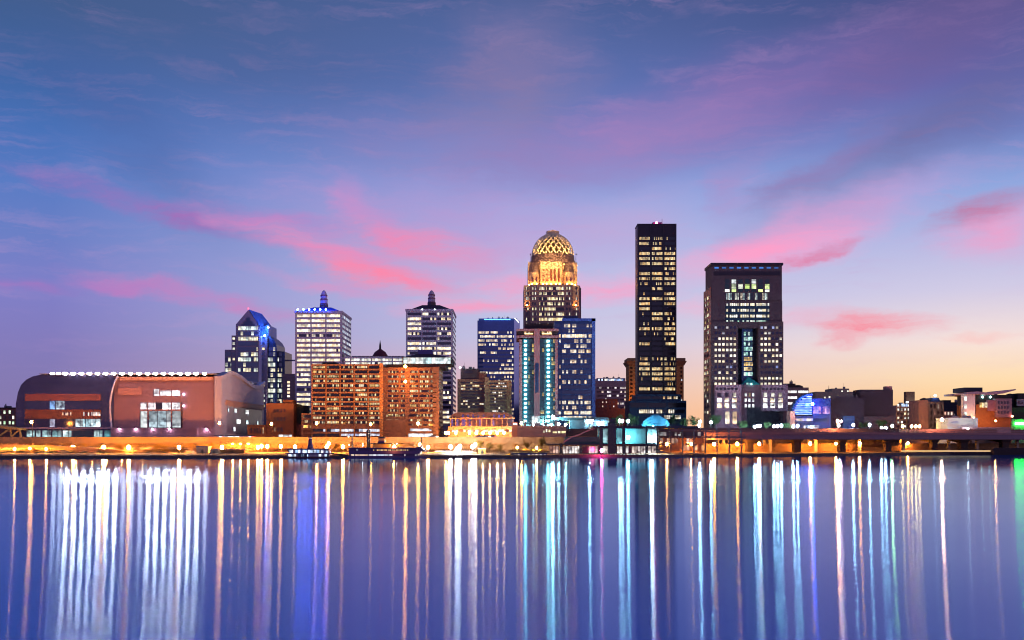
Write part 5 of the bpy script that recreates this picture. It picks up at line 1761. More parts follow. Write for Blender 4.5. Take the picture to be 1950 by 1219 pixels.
def highways():
    r = thing('elevated_highway', 'long pale concrete highway deck glowing orange above the wharf', 'highway', (-120, 556, 0))
    path = [(-420, 548), (-200, 552), (0, 556), (30, 557)]
    zt, zb = Z(832.3, 553), Z(844.5, 553)
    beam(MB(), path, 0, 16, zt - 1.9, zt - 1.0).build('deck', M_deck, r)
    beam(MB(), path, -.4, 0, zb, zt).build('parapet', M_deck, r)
    beam(MB(), path, 16, 16.4, zb, zt).build('parapet', M_deck, r)
    beam(MB(), path, .1, 15.9, zt - 1.0, zt - .9).build('road_surface', M_road, r)
    for i in range(15):
        x = -395 + 28 * i
        yb = 548 + (x + 420) * .018
        m = MB().box(x - .9, x + .9, yb + 5, yb + 7, 1.5, zt - 3).box(x - 1.3, x + 1.3, yb + .8, yb + 15.4, zt - 3.0, zt - 1.9)
        m.build('column', M_deck, r)
    # dimmer reddish stretch further right
    r2 = thing('footbridge', 'thin reddish walkway deck continuing right from the highway end', 'bridge', (55, 560, 0))
    p2 = [(30.1, 557), (68, 561)]
    beam(MB(), p2, 0, 8, Z(834.6, 559), Z(831.6, 559)).build('deck', wall_mat('rust_deck', (.42, .17, .12), .8, .1), r2)
    for x in (38, 50, 63):
        MB().box(x - .5, x + .5, 559.5, 560.5, 2, Z(834.6, 559)).build('column', M_conc, r2)
    # right viaduct
    v = thing('viaduct', 'dark plum road viaduct on broad piers along the right bank', 'viaduct', (200, 590, 0))
    pv = [(86, 548), (160, 571), (300, 628), (420, 680)]
    def zz(q):
        return Z(q, 575)
    beam(MB(), pv, 0, 22, zz(838.2) + .2, zz(833)).build('deck', M_deckd, v)
    beam(MB(), pv, -.5, 0, zz(836.5), zz(827)).build('girder', wall_mat('girder_plum', (.17, .11, .16), .7, .12), v)
    beam(MB(), pv, -.8, -.5, zz(827.3), zz(823)).build('parapet', wall_mat('parapet_plum', (.28, .14, .15), .7, .15), v)
    beam(MB(), pv, 22, 22.5, zz(836), zz(815)).build('rear_wall', wall_mat('rear_maroon', (.20, .09, .09), .7, .15), v)
    beam(MB(), pv, 0.1, 21.9, zz(833), zz(832.8)).build('road_surface', M_road, v)
    def yv(x):
        for (a, b_), (c, d) in zip(pv, pv[1:]):
            if x <= c:
                return b_ + (d - b_) * (x - a) / (c - a)
        return pv[-1][1]
    for (p, q) in ((1338, 14), (1430, 15), (1520, 16), (1606, 14), (1693, 14), (1782, 13), (1838, 17), (1917, 15)):
        # find x on the deck line seen at column p
        lo, hi = 80.0, 420.0
        for _ in range(40):
            mid_ = (lo + hi) / 2
            if mid_ / yv(mid_) * F + 975 < p:
                lo = mid_
            else:
                hi = mid_
        x = lo
        y = yv(x)
        w_ = q / F * y / 2
        m = MB().box(x - w_ * .8, x + w_ * .8, y + 1, y + 6, -2.5, zz(839) - 1.2).frustum((x - w_ * .8, x + w_ * .8, y + 1, y + 6), (x - w_ * 1.35, x + w_ * 1.35, y - .2, y + 20), zz(839) - 1.25, zz(838.2) + .25)
        m.build('pier', wall_mat('pier_dark', (.05, .032, .03), .85, .2), v)
        for dx in (-.45, .45):
            MB().box(x + dx * 32 - .7, x + dx * 32 + .7, y + 16, y + 18, 1, zz(838.2) + .25).build('rear_column', M_conc, v)
    # left ramp: yellow-lit, low, sloping
    ra = thing('road_ramp', 'sloping yellow-lit concrete ramp under the left end of the highway', 'ramp', (-190, 525, 0))
    m = MB()
    A = [(-290, 522, 6.6), (-230, 524, 5.6), (-195, 527, 3.2), (-185, 528, 2.6)]
    b = len(m.v)
    for (x, y, z) in A:
        m.v += [(x, y, z - 1.6), (x, y + 8, z - 1.6), (x, y + 8, z), (x, y, z)]
    for i in range(3):
        a, c = 4 * i, 4 * (i + 1)
        m.f += [(a, a + 1, c + 1, c), (a + 1, a + 2, c + 2, c + 1), (a + 2, a + 3, c + 3, c + 2), (a + 3, a, c, c + 3)]
    m.f += [(3, 2, 1, 0), (12, 13, 14, 15)]
    m.build('deck', M_deck, ra)
    for x in (-262, -240, -218):
        MB().box(x - .6, x + .6, 525, 527, 1.4, 5.0).build('column', M_deck, ra)
    # steel approach at far left, the yellow light put into its colour
    tb = thing('steel_bridge', 'yellow-lit steel approach bridge rising at the far left edge', 'bridge', (-285, 590, 0))
    Y = 590
    MB().prism([(X(-40, Y), Z(812, Y)), (X(36, Y), Z(819, Y)), (X(36, Y), Z(815.5, Y)), (X(-40, Y), Z(805.5, Y))], Y, Y + 10).build('deck', wall_mat('yellow_lit_steel', (.55, .38, .12), .6, .1), tb)
    t = MB()
    for (a, b_) in (((-5, 832), (18, 816)), ((18, 816), (20, 832)), ((20, 832), (36, 818)), ((36, 818), (38, 832)), ((-5, 832), (-6, 812))):
        t.tube((X(a[0], Y), Y + 1, Z(a[1], Y)), (X(b_[0], Y), Y + 1, Z(b_[1], Y)), .6, n=4)
    t.build('truss', wall_mat('yellow_lit_steel', (.55, .38, .12), .6, .1), tb)


highways()


# ================================================================== LAMPS
LM = {}
GAIN = {'wharf': .72, 'wharf_small': .75, 'deck_row': .7, 'wharf_mid': .36, 'wharf_hot': .3, 'cool_flood_pole': .5, 'tall_right': .8, 'tall_right2': .9, 'tall_right3': .8,
        'under_viaduct': .42, 'under_viaduct_small': .36, 'plaza': .45, 'plaza_green': .7, 'plaza_cyan': .6, 'plaza_star': .6, 'street_amber': .6,
        'streak_lamp': .45, 'white_dock': .6, 'teal_back': .25, 'globe': .7}


def lamp_proto(kind, h, r, colour, strength, arm=0.0, pole=True, label=None):
    """parts of one street lamp as meshes; cached by kind and height"""
    key = (kind, round(h, 1))
    if key in LM:
        return LM[key]
    ms = []
    if pole:
        m = MB().tube((0, 0, -.5), (0, 0, h - .25), .16, .09, n=6)
        if arm:
            m.tube((0, 0, h - .3), (0, -arm, h + .05), .07, .06, n=5)
        ms.append(('pole', m, M_steel))
    m = MB().lathe(0, -arm, [(.28, h + r * 1.1), (.6, h + r * 1.15), (.18, h + r * 1.7)], 8)
    ms.append(('lamp_head', m, M_steel))
    m = MB().ball((0, -arm, h), r, 10, 1.25)
    ms.append(('bulb', m, glow('bulb_' + kind, colour, strength * 1.15 * (GAIN.get(kind) or (.24 if kind.startswith('tall') else 1.0)))))
    LM[key] = ms
    return ms


PROT = {}


def lamp(kind, p, q, Y, gz, label, group, r=.4, colour=SOD, strength=1400, arm=.6):
    r = r * 1.6
    x, z = X(p, Y), Z(q, Y)
    h = max(.8, z - gz)
    key = (kind, round(h, 1))
    if key not in PROT:
        ms = lamp_proto(kind, round(h, 1), r, colour, strength, arm)
        root = thing('street_lamp', label, 'street lamp', (x, Y + arm, z - round(h, 1)), group)
        par = None
        for (n, m, mt) in ms:
            o = m.build(n, mt, None, origin=(0, 0, 0))
            o.parent = root if n != 'bulb' else par
            if n == 'lamp_head':
                par = o
        PROT[key] = root
        return root
    c = copy_tree(PROT[key])
    c.location = (x, Y + arm, z - round(h, 1))
    tag(c, label, 'street lamp', group)
    return c


def lamps():
    gl = 'orange lamps along the wharf'
    lab = 'orange sodium street lamp standing on the wharf before the highway deck'
    for p in (139, 197, 245, 341, 423):
        lamp('wharf', p, 852, 527, 2.0, lab, gl, .55, SOD, 1500)
    for p in (28, 57, 88):
        lamp('wharf_small', p, 854 + (p % 3), 515, 1.9, 'small orange lamp on the low wharf under the ramp', 'small lamps under the ramp', .32, SOD, 1300)
    # row under the deck
    for p in (3, 14, 31, 60, 88, 117, 145, 175, 203, 232, 262, 271):
        lamp('deck_row', p, 841.5, 566, 3.4, 'orange lamp in the even row under the highway deck', 'lamps in a row under the highway', .3, SOD, 1400)
    for p in (443, 458, 473):
        lamp('deck_row', p, 844.5, 566, 3.4, 'orange lamp in the even row under the highway deck', 'lamps in a row under the highway', .3, SOD, 1400)
    for p, q, s in ((491, 852, 1), (498, 849.5, 1), (509, 850, 1), (535, 850, 1), (562, 851, 1), (622, 851, 1), (626, 845, 1), (653, 851, 1), (751, 851, 1), (800, 847, 1), (815, 852, 1)):
        lamp('wharf_mid', p, q, 530, 2.2, 'bright orange lamp on the wharf behind the moored boats', 'lamps behind the moored boats', .5, SOD, 1700)
    for p, q in ((858, 851), (876, 850), (900, 851), (905, 847)):
        lamp('wharf_hot', p, q, 532, 2.2, 'bright pinkish-white lamp in the car park under the highway', 'car park lamps', .5, (1, .72, .5), 1700)
    lamp('cool_flood_pole', 872, 857, 505, 1.6, 'low dazzling blue-white floodlight on the quay', None, .8, (.9, .92, 1), 1800)
    for p in (854, 868, 894, 907, 920, 933, 947, 960):
        lamp('globe', p, 824.5, 608, GZ, 'orange globe lamp in the row before the long arcade hall', 'globe lamps before the arcade hall', .42, (1.0, .45, .13), 640, .2)
    # tall highway lamps
    names = {60: 'tall orange lamp before the dark arena shell', 418: 'tall orange lamp at the arena side wall', 517: 'tall orange lamp before the brick warehouse',
             603: 'tall orange lamp before the balcony hotel', 706: 'tall dim orange lamp at the joint of the hotel blocks', 796: 'tall orange lamp at the flat hotel entry', 849: 'bright orange lamp right of the hotel corner',
             993: 'tall orange lamp at the arcade right end'}
    for p, q in ((60, 804), (418, 805.5), (517, 807), (603, 806), (706, 808), (796, 806.5), (849, 824.5), (993, 806)):
        lamp('tall_%d' % p, p, q, 575, 9.6, names[p], None, .45, SOD, 1300 if p != 706 else 400, 1.2)
    lamp('tall_right', 1595, 802, 600, 12.0, 'tall red-orange lamp above the viaduct', None, .5, (1, .33, .1), 1500, 1.0)
    lamp('tall_right2', 1602, 802.4, 640, 8.0, 'small rosy lamp just right of the tall viaduct lamp', None, .35, (1, .45, .45), 400, 1.0)
    lamp('tall_right3', 1794, 799, 625, 11.0, 'tall rosy lamp before the brick warehouse', None, .5, (1, .4, .2), 1300, 1.0)
    # lamps under the viaduct
    for p, Y in ((1270, 535), (1316, 543), (1360, 551), (1404, 560), (1446, 566), (1543, 580), (1592, 590), (1637, 596), (1729, 616)):
        big = p in (1446, 1543, 1637, 1360, 1404)
        lamp('under_viaduct' if big else 'under_viaduct_small', p, 846 - (p - 1270) * .004, Y, 1.8, 'orange lamp hung between the piers under the viaduct', 'lamps under the viaduct', .5 if big else .42, SOD, 1700, .4)
    # cool blue-white lamps on the plaza
    cool = (.45, .82, 1.0)
    for i, (p, q, Y) in enumerate(((1000, 809, 620), (1015, 809, 620), (1033, 809, 620), (1050, 809, 622), (1064, 808, 622), (1077, 809, 622), (1098, 808.5, 622))):
        lamp('plaza_cyan', p, q, Y, 13.5, 'cyan globe lamp along the terrace under the cyan-lamp tower', 'cyan terrace lamps', .45, (.4, .95, 1), 500, .3)
    lamp('plaza_star', 1053, 794, 610, 13.0, 'brightest cyan lamp, tall, at the foot of the cyan-lamp tower', None, .55, (.3, .95, 1), 1400, .5)
    for i, (p, q) in enumerate(((1123, 801.5), (1143, 806.5), (1180, 801.5), (1185, 801.5), (1196, 802), (1333, 803), (1331, 810), (1354, 804), (1437, 812.5), (1443, 811), (1447, 811), (1474, 812), (1481, 811), (1488, 810.5), (1511, 812), (1519, 811), (1597, 810), (1625, 809.5), (1656, 809), (1679, 815), (1687, 815.5), (1699, 811))):
        Y = 612 if p < 1560 else 607
        c_ = cool if p != 1699 else (.5, 1, .3)
        lb = 'blue-white globe lamp among the trees on the riverside plaza' if p != 1699 else 'greenish globe lamp at the edge of the dark theatre'
        lamp('plaza' if p != 1699 else 'plaza_green', p, q, Y, Z(819, Y), lb, 'blue-white plaza lamps' if p != 1699 else None, .45, c_, 900 if p < 1560 else 650, .3)
    for p in (1719, 1736, 1744, 1751):
        lamp('street_amber', p, 812, 690, 8.0, 'amber street lamp at the foot of the balcony apartments', 'amber street lamps', .5, (1, .55, .15), 420, .4)
    # magenta pole lamp added for its streak in the water, then the dock lamps
    lamp('streak_lamp', 1146, 858, 492, 0.0, 'magenta lamp added on a slim pole in the water for its streak', None, .45, (1, .05, .25), 800, .2)
    lamp('white_dock', 1241, 836, 520, 2.0, 'dazzling white-cyan lamp at the right end of the dock frame', None, .55, (.75, .97, 1), 1900, .3)
    lamp('teal_back', 1196, 833, 526, 8.3, 'teal wall lamp inside the dark dock frame', None, .6, (.25, .9, 1), 420, .3)


lamps()


# ================================================================== WHARF THINGS
def wharf():
    # bollards
    b0 = None
    for i in range(58):
        p = 4 + 16.2 * i
        if p > 940:
            break
        Y = shore(X(p, 470)) + .9
        x = X(p, Y)
        if b0 is None:
            b0 = MB().lathe(0, 0, [(.30, 0), (.30, .9), (.48, 1.0), (.48, 1.3), (.3, 1.45)], 8).build('bollard', M_steel, None, origin=(x, Y, 1.25))
            tag(b0, 'dark squat mooring bollard on the edge of the left wharf', 'bollard', 'bollards along the wharf edge')
            o = b0
        else:
            o = b0.copy()
            COL.objects.link(o)
        o.location = (x, Y, 1.25)
    # mooring poles
    data = [(46, 832, 'tall dark mooring pole nearest the left end of the wharf'), (112, 832, 'tall dark mooring pole standing below the arena shell'), (470, 856, 'short dark mooring pole before the orange wharf wall'), (541, 831, 'tall dark mooring pole left of the lit station boat')]
    for p, q, l in data:
        Y = 463 + (p / 541) * 8
        x = X(p, Y)
        o = MB().lathe(0, 0, [(.55, 0), (.5, Z(q, Y) + 3 - .3), (.2, Z(q, Y) + 3)], 10).build('mooring_pole', M_steel, None, origin=(x, Y, -3))
        tag(o, l, 'mooring pole')
    # sheds and walls on the wharf
    def hut(p0, p1, q0, q1, Y, mat, label, cat, name='wharf_hut'):
        r = thing(name, label, cat, (X((p0 + p1) / 2, Y), Y, 1.5))
        MB().box(X(p0, Y), X(p1, Y), Y, Y + 5, 1.0, Z(q0, Y)).build('wall', mat, r)
        MB().box(X(p0, Y) - .3, X(p1, Y) + .3, Y - .3, Y + 5.3, Z(q0, Y), Z(q0, Y) + .35).build('roof', M_conc, r)
        MB().box(X((p0 + p1) / 2, Y) - .5, X((p0 + p1) / 2, Y) + .5, Y - .08, Y + .02, 1.2, 1.2 + min(2.1, (Z(q0, Y) - 1.2) * .8)).build('door', M_steel, r)
    cr = wall_mat('cream_block', (.62, .52, .30), .8, .1)
    hut(374, 396, 851, 862, 518, cr, 'larger cream concrete hut on the wharf', 'hut')
    hut(400, 415, 857, 866, 508, cr, 'smaller cream hut beside the wharf lamp', 'hut')
    hut(418, 466, 857, 869, 512, wall_mat('orange_wall_block', (.5, .22, .06), .8, .1), 'long orange wall-like shed on the wharf', 'shed', 'wharf_shed')
    hut(911, 925, 855, 866, 510, wall_mat('amber_box', (.55, .32, .06), .8, .1), 'amber crate-like kiosk on the quay right of the floodlight', 'kiosk', 'kiosk')
    # back wall under the highway, catches the orange light
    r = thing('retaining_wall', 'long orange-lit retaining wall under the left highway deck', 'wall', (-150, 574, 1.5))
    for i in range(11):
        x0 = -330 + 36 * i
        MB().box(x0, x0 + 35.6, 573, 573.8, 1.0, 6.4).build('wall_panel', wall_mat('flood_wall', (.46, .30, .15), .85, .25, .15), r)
    # thin guard rail along the quay
    r = thing('guard_rail', 'thin dark guard rail with posts along the quay apron', 'railing', (-120, 490, 1.5))
    rm = None
    for i in range(24):
        xa, xb = -255 + 11.5 * i, -255 + 11.5 * (i + 1)
        ya, yb = shore(xa) + 9, shore(xb) + 9
        m = MB().tube((xa, ya, 2.5), (xb, yb, 2.5), .05, n=4).tube((xa, ya, 2.0), (xb, yb, 2.0), .04, n=4).tube((xa, ya, 1.3), (xa, ya, 2.55), .06, n=4)
        m.build('rail_panel', M_steel, r)
    # retaining wall under viaduct
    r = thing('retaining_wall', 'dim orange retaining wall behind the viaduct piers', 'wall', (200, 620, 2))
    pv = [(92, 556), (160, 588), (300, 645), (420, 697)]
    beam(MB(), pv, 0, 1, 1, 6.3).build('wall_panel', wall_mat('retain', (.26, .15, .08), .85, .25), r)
    # yellow edged floating dock at right
    Y = 585
    r = thing('floating_dock', 'long low floating dock with a glowing yellow edge strip', 'dock', (X(1800, Y), Y, 0))
    MB().box(X(1712, Y), X(1888, Y), Y, Y + 5, -.4, Z(861.5, Y)).build('deck', wall_mat('dock_dark', (.03, .02, .02), .8, .1), r)
    MB().box(X(1716, Y), X(1886, Y), Y - .15, Y + .1, Z(860.2, Y), Z(857.8, Y)).build('edge_light', glow('yellow_strip', (1, .62, .04), .75), r)
    MB().box(X(1890, Y), X(2000, Y), Y - 1, Y + 12, -.4, Z(853, Y)).build('barge_hull', wall_mat('dock_dark', (.03, .02, .02), .8, .1), r)
    # glowing blue strip on the viaduct, standing in for a vehicle's light trail
    Y = 632
    o = MB().box(X(1821, Y), X(1898, Y), Y - .9, Y - .55, Z(830.4, Y), Z(827.8, Y)).build('light_trail', glow('blue_trail', (.02, .28, .8), .8), None, origin=(X(1860, Y), Y, Z(829, Y)))
    tag(o, 'thin blue glowing strip for a light trail along the viaduct parapet at right', 'light bar')


wharf()


# ================================================================== DOCK FRAME, GARAGE, PLAZA
def plaza():
    Y = 520
    r = thing('dock_building', 'dark teal waterfront frame building with tall columns and white-lit lower deck', 'waterfront building', (X(1190, Y), Y, 0))
    tl = M_teal
    def bx(n, p0, p1, q0, q1, dy, dep, m):
        YY = Y + dy
        return MB().box(X(p0, YY), X(p1, YY), YY, YY + dep, Z(q1, YY), Z(q0, YY)).build(n, m, r)
    bx('roof', 1128, 1330, 811.5, 816, 0, 26, wall_mat('dark_beam', (.03, .035, .05), .7, .1))
    bx('floor_slab', 1040, 1252, 845, 848.5, -1, 24, wall_mat('dark_beam', (.03, .035, .05), .7, .1))
    bx('hull', 1040, 1254, 863.5, 873, -3, 26, wall_mat('hull_dark', (.012, .015, .03), .6, .1))
    bx('rear_wall', 1138, 1250, 816, 845, 10, 1, wall_mat('teal_panel', (.22, .42, .44), .6, .08))
    for (p0, p1, q0) in ((1066, 1070, 846), (1104, 1108, 846), (1141.5, 1147.5, 813), (1158, 1174, 806), (1185.5, 1190.5, 813), (1229.5, 1233, 813), (1250, 1253, 820)):
        bx('column', p0, p1, q0, 866, -1.5, 2.4, wall_mat('column_dark', (.02, .035, .05), .7, .1))
    bx('kiosk_cap', 1160, 1172, 797, 806.2, 0, 8, wall_mat('column_dark', (.02, .035, .05), .7, .1))
    bx('stair_wall', 1075, 1141, 832, 846, 6, 2, wall_mat('stair_teal', (.06, .10, .12), .7, .1))
    st = MB()
    for (a, b_) in (((1072, 843), (1090, 832)), ((1090, 832), (1104, 828)), ((1104, 828), (1118, 821)), ((1118, 821), (1142, 813))):
        st.tube((X(a[0], Y), Y + 3, Z(a[1], Y)), (X(b_[0], Y), Y + 3, Z(b_[1], Y)), .28, n=5)
    st.build('stair_rail', wall_mat('rail_pink', (.5, .25, .25), .6, .1), r)
    gw = win_mat('dock_white', 1.5, .45, .95, (1, .82, .7), (.95, .98, 1), 1.15, (.08, .02, .02), .8, clutter=.9, mull=.16)
    gr = win_mat('dock_amber', 1.5, .4, .9, (1, .35, .12), (1, .9, .85), .9, (.1, .03, .02), .8, clutter=.9, mull=.16)
    rl = r.location
    for (p0, p1, m_) in ((1046, 1065, gr), (1071, 1103, gw), (1109, 1141, gw), (1147.5, 1157.5, gw), (1174.5, 1185, gw), (1191, 1229, gw), (1233.5, 1249.5, gw)):
        o = bpy.data.objects.new('window', slab_mesh(X(p1, Y) - X(p0, Y), Z(850, Y) - Z(863.5, Y), 'F', m_))
        COL.objects.link(o)
        o.parent = r
        o.location = Vector((X(p0, Y), Y + .5, Z(863.5, Y))) - rl
    tw = win_mat('dock_teal_win', 2, .9, 1, (.2, .8, .9), (.8, 1, 1), .8, (.05, .15, .17), clutter=.6, mull=.1)
    for (p0, p1) in ((1148, 1157), (1175, 1185), (1233.5, 1249)):
        o = bpy.data.objects.new('window', slab_mesh(X(p1, Y) - X(p0, Y), Z(818, Y) - Z(843, Y), 'F', tw))
        COL.objects.link(o)
        o.parent = r
        o.location = Vector((X(p0, Y), Y + 1.0, Z(843, Y))) - rl

    # glazed garage right of the dock
    Y = 534
    g = Bld('parking_deck', 'open parking deck with slim grey columns and orange-lit floors', 'parking deck', 1300, Y, z=1.5)
    g.box('wall', 1254, 1336, 822, wall_mat('garage_back', (.30, .16, .10), .8, .15), 2, bot=866, dy=14)
    g.box('upper_floor', 1254, 1420, 831, wall_mat('garage_slab', (.22, .12, .12), .8, .1), 16, bot=834, dy=-.2)
    g.box('mid_floor', 1254, 1338, 845, wall_mat('garage_slab', (.22, .12, .12), .8, .1), 16, bot=847, dy=-.2)
    g.part('curved_base', MB().prism([(X(1254, Y), Z(859, Y)), (X(1258, Y), Z(866, Y)), (X(1266, Y), Z(871, Y)), (X(1338, Y), Z(871, Y)), (X(1338, Y), Z(862, Y)), (X(1272, Y), Z(862, Y)), (X(1262, Y), Z(858, Y))], Y - 1, Y + 14), wall_mat('pale_curb', (.40, .30, .24), .7, .15))
    for p in (1254.5, 1276, 1299, 1321, 1343, 1365, 1388, 1411):
        g.part('column', MB().box(X(p, Y) - .3, X(p, Y) + .3, Y - .8, Y - .25, 1.0, Z(816, Y)), wall_mat('grey_column', (.20, .17, .18), .6, .1))
    gm = win_mat('garage_glow', 1.8, .1, .8, (1, .45, .15), (.9, .95, .85), .75, (.10, .05, .03), 1, clutter=1.0, mull=.2)
    for i in range(4):
        a = 1255.5 + 22 * i
        if a < 1330:
            g.win(a, a + 19, 835, 844, gm, 13.8)
            g.win(a, a + 19, 848, 858, gm, 13.8)
            g.win(a, a + 19, 823, 830, win_mat('garage_top', 1.8, .1, .6, (.6, .3, .25), (.8, .9, .9), .45, (.10, .04, .04), 1, clutter=1), 13.8)
    g.done()

    # plaza terrace behind
    r = thing('plaza_terrace', 'long dark raised plaza terrace carrying trees and blue lamps', 'terrace', (120, 610, GZ))
    MB().box(X(1078, 605), X(1712, 605), 605, 690, GZ - 1, Z(820, 605)).build('deck', wall_mat('plaza_dark', (.05, .05, .06), .85, .2), r)
    MB().box(X(1078, 605), X(1712, 605), 604.4, 605, GZ - 1, Z(816.5, 605)).build('parapet', wall_mat('plaza_parapet', (.08, .055, .06), .8, .2), r)
    # blue tent
    Y = 618
    r = thing('event_tent', 'pale blue lit event tent with a round peaked top', 'tent', (X(1252, Y), Y, Z(816, Y)))
    tent = wall_mat('tent_fabric', (.10, .50, .72), .6, .05)
    MB().lathe(X(1252, Y), Y + 8, [(X(1281, Y) - X(1252, Y), Z(818, Y)), (X(1279, Y) - X(1252, Y), Z(807, Y)), (X(1273, Y) - X(1252, Y), Z(799, Y)), (X(1263, Y) - X(1252, Y), Z(792.5, Y)), (1.2, Z(789, Y))], 20).build('canopy', tent, r, smooth=True)
    MB().tube((X(1252, Y), Y - 1.4, Z(819, Y)), (X(1252, Y), Y - 1.4, Z(806, Y)), .25, n=6).build('pole', M_steel, r)
    MB().ball((X(1240, Y), Y - 9, Z(812, Y)), .3, 8).build('flood_lamp', glow('tent_wash', (.2, .75, 1), 330), r)
    # glass pavilion with white frame
    Y = 612
    r = thing('pavilion', 'small glass pavilion with thin white frame on the terrace', 'pavilion', (X(1122, Y), Y, Z(816, Y)))
    fr = MB()
    for p in (1114, 1130):
        fr.box(X(p, Y) - .25, X(p, Y) + .25, Y, Y + .5, Z(816, Y), Z(799, Y))
    fr.box(X(1113, Y), X(1131, Y), Y - .02, Y + .52, Z(800, Y), Z(798.4, Y))
    fr.build('frame', M_white, r)
    MB().box(X(1085, Y), X(1158, Y), Y + .6, Y + 5, Z(816, Y), Z(800, Y)).build('wall', wall_mat('pavilion_grey', (.18, .25, .3), .6, .1), r)
    MB().box(X(1050, Y), X(1158, Y), Y + .4, Y + 9, Z(800, Y), Z(795, Y)).build('roof', M_teal, r)


plaza()


# ================================================================== BOATS
def boats():
    Y = 474
    M_hull = wall_mat('boat_plum', (.10, .055, .15), .6, .1)
    M_bw = wall_mat('boat_white', (.55, .5, .58), .6, .06)
    # station boat with look-out
    r = thing('station_boat', 'two-deck station boat with white-lit cabins and a tapering look-out tower', 'boat', (X(587, Y), Y, 0))
    def bx(n, p0, p1, q0, q1, y0, y1, m, par=None):
        return MB().box(X(p0, Y), X(p1, Y), Y + y0, Y + y1, Z(q1, Y), Z(q0, Y)).build(n, m, par or r)
    bx('hull', 541, 632, 869.5, 874, -1, 10, wall_mat('hull_maroon', (.08, .02, .03), .6, .1))
    bx('lower_cabin', 546, 626, 864.4, 869.6, .5, 8.5, M_bw)
    bx('deck', 544, 629, 863, 864.5, -.4, 9.5, M_hull)
    bx('upper_cabin', 548, 625, 856, 863.1, .8, 8, M_bw)
    bx('roof', 545, 627, 854.6, 856, -.3, 9, M_hull)
    MB().lathe(X(587.5, Y), Y + 4, [(1.6, Z(854.8, Y)), (1.05, Z(846, Y)), (.85, Z(838, Y)), (.85, Z(835.4, Y))], 10).build('lookout_tower', M_hull, r)
    MB().lathe(X(587.5, Y), Y + 4, [(.8, Z(835.5, Y)), (.8, Z(833.4, Y))], 10).build('lookout_glass', glow('cupola_amber', (1, .5, .12), .4), r)
    MB().lathe(X(587.5, Y), Y + 4, [(1.15, Z(833.5, Y)), (.9, Z(832.4, Y)), (.2, Z(830.8, Y))], 10).build('lookout_cap', M_steel, r)
    wb = win_mat('station_win', 1.3, .75, 1, (.35, .6, 1), (1, 1, 1), 1.9, (.03, .04, .08), 1, clutter=1.0, mull=.12)
    rl = r.location
    def wn(root, p0, p1, q0, q1, dy, m_):
        o = bpy.data.objects.new('window', slab_mesh(X(p1, Y) - X(p0, Y), Z(q0, Y) - Z(q1, Y), 'F', m_))
        COL.objects.link(o)
        o.parent = root
        o.location = Vector((X(p0, Y), Y + dy, Z(q1, Y))) - root.location
    for (p0, p1) in ((549, 557), (561, 571), (575, 583), (585, 595), (596, 608), (610, 615), (619, 624)):
        wn(r, p0, p1, 857, 862.4, .8, wb)
    for (p0, p1) in ((548, 556), (558, 563), (567, 572), (573, 586), (606, 611), (617, 625)):
        wn(r, p0, p1, 865.2, 869.2, .5, wb)
    for p in (547, 558, 573, 584, 596, 609, 626):
        bx('post', p - .25, p + .25, 856, 869.5, -.2, 0, M_steel)
    # gangway
    MB().tube((X(628, Y), Y + 3, 2.2), (X(662, Y), Y + 7, .9), .35, n=5).build('gangway', M_steel, r)

    # sternwheel riverboat
    r2 = thing('riverboat', 'long dark violet sternwheel riverboat with pilot house, two chimneys and lit decks', 'riverboat', (X(735, Y), Y, 0))
    def b2(n, p0, p1, q0, q1, y0, y1, m, par=None):
        return MB().box(X(p0, Y), X(p1, Y), Y + y0, Y + y1, Z(q1, Y), Z(q0, Y)).build(n, m, par or r2)
    MB().prism([(X(664, Y), Z(874.5, Y)), (X(812, Y), Z(874.5, Y)), (X(814, Y), Z(868.5, Y)), (X(660, Y), Z(868.5, Y))], Y - 1, Y + 9).build('hull', M_hull, r2)
    b2('main_deck', 665, 795, 864, 868.6, .4, 8, M_hull)
    b2('boiler_deck', 664, 800, 859, 864.2, -.2, 8.6, M_hull)
    b2('upper_deck', 664, 806, 854, 859.1, .3, 8, M_hull)
    b2('roof', 662, 792, 852.6, 854.1, -.5, 9, M_hull)
    b2('texas_cabin', 709, 741, 845.5, 852.7, 2, 7, wall_mat('texas_amber', (.6, .36, .1), .7, .1))
    b2('texas_roof', 706, 746, 844, 845.6, 1.4, 7.6, M_steel)
    b2('pilot_house', 718.5, 731, 839.5, 844.1, 2.5, 6.5, M_hull)
    b2('pilot_glass', 719, 730.5, 834.8, 839.6, 2.6, 6.4, wall_mat('pilot_glass', (.4, .25, .12), .2, .05))
    MB().lathe(X(724.8, Y), Y + 4.5, [(2.0, Z(835, Y)), (1.9, Z(833.2, Y)), (.4, Z(831.4, Y))], 12).build('pilot_roof', M_steel, r2)
    for p, q in ((668.5, 831), (801.5, 832)):
        MB().lathe(X(p, Y), Y + 3, [(.32, Z(853, Y)), (.32, Z(q, Y)), (.45, Z(q, Y) + .1)], 8).build('derrick_post', M_steel, r2)
    for p in (698.5, 699.5):
        MB().lathe(X(p, Y), Y + (2.5 if p < 699 else 6.5), [(.42, Z(853, Y)), (.40, Z(820, Y)), (.55, Z(818.8, Y))], 10).build('chimney', M_steel, r2)
    MB().tube((X(664, Y), Y + 3, Z(843, Y)), (X(716, Y), Y + 3, Z(845, Y)), .12, n=5).build('handrail', M_steel, r2)
    MB().tube((X(745, Y), Y + 3, Z(845, Y)), (X(800, Y), Y + 3, Z(843, Y)), .12, n=5).build('handrail', M_steel, r2)
    b2('roof_awning', 757, 787, 846.5, 849, 2, 7, wall_mat('awning_amber', (.6, .38, .1), .7, .1))
    for p in (758, 772, 786):
        b2('awning_post', p, p + .6, 849, 852.7, 2.5, 3, M_steel)
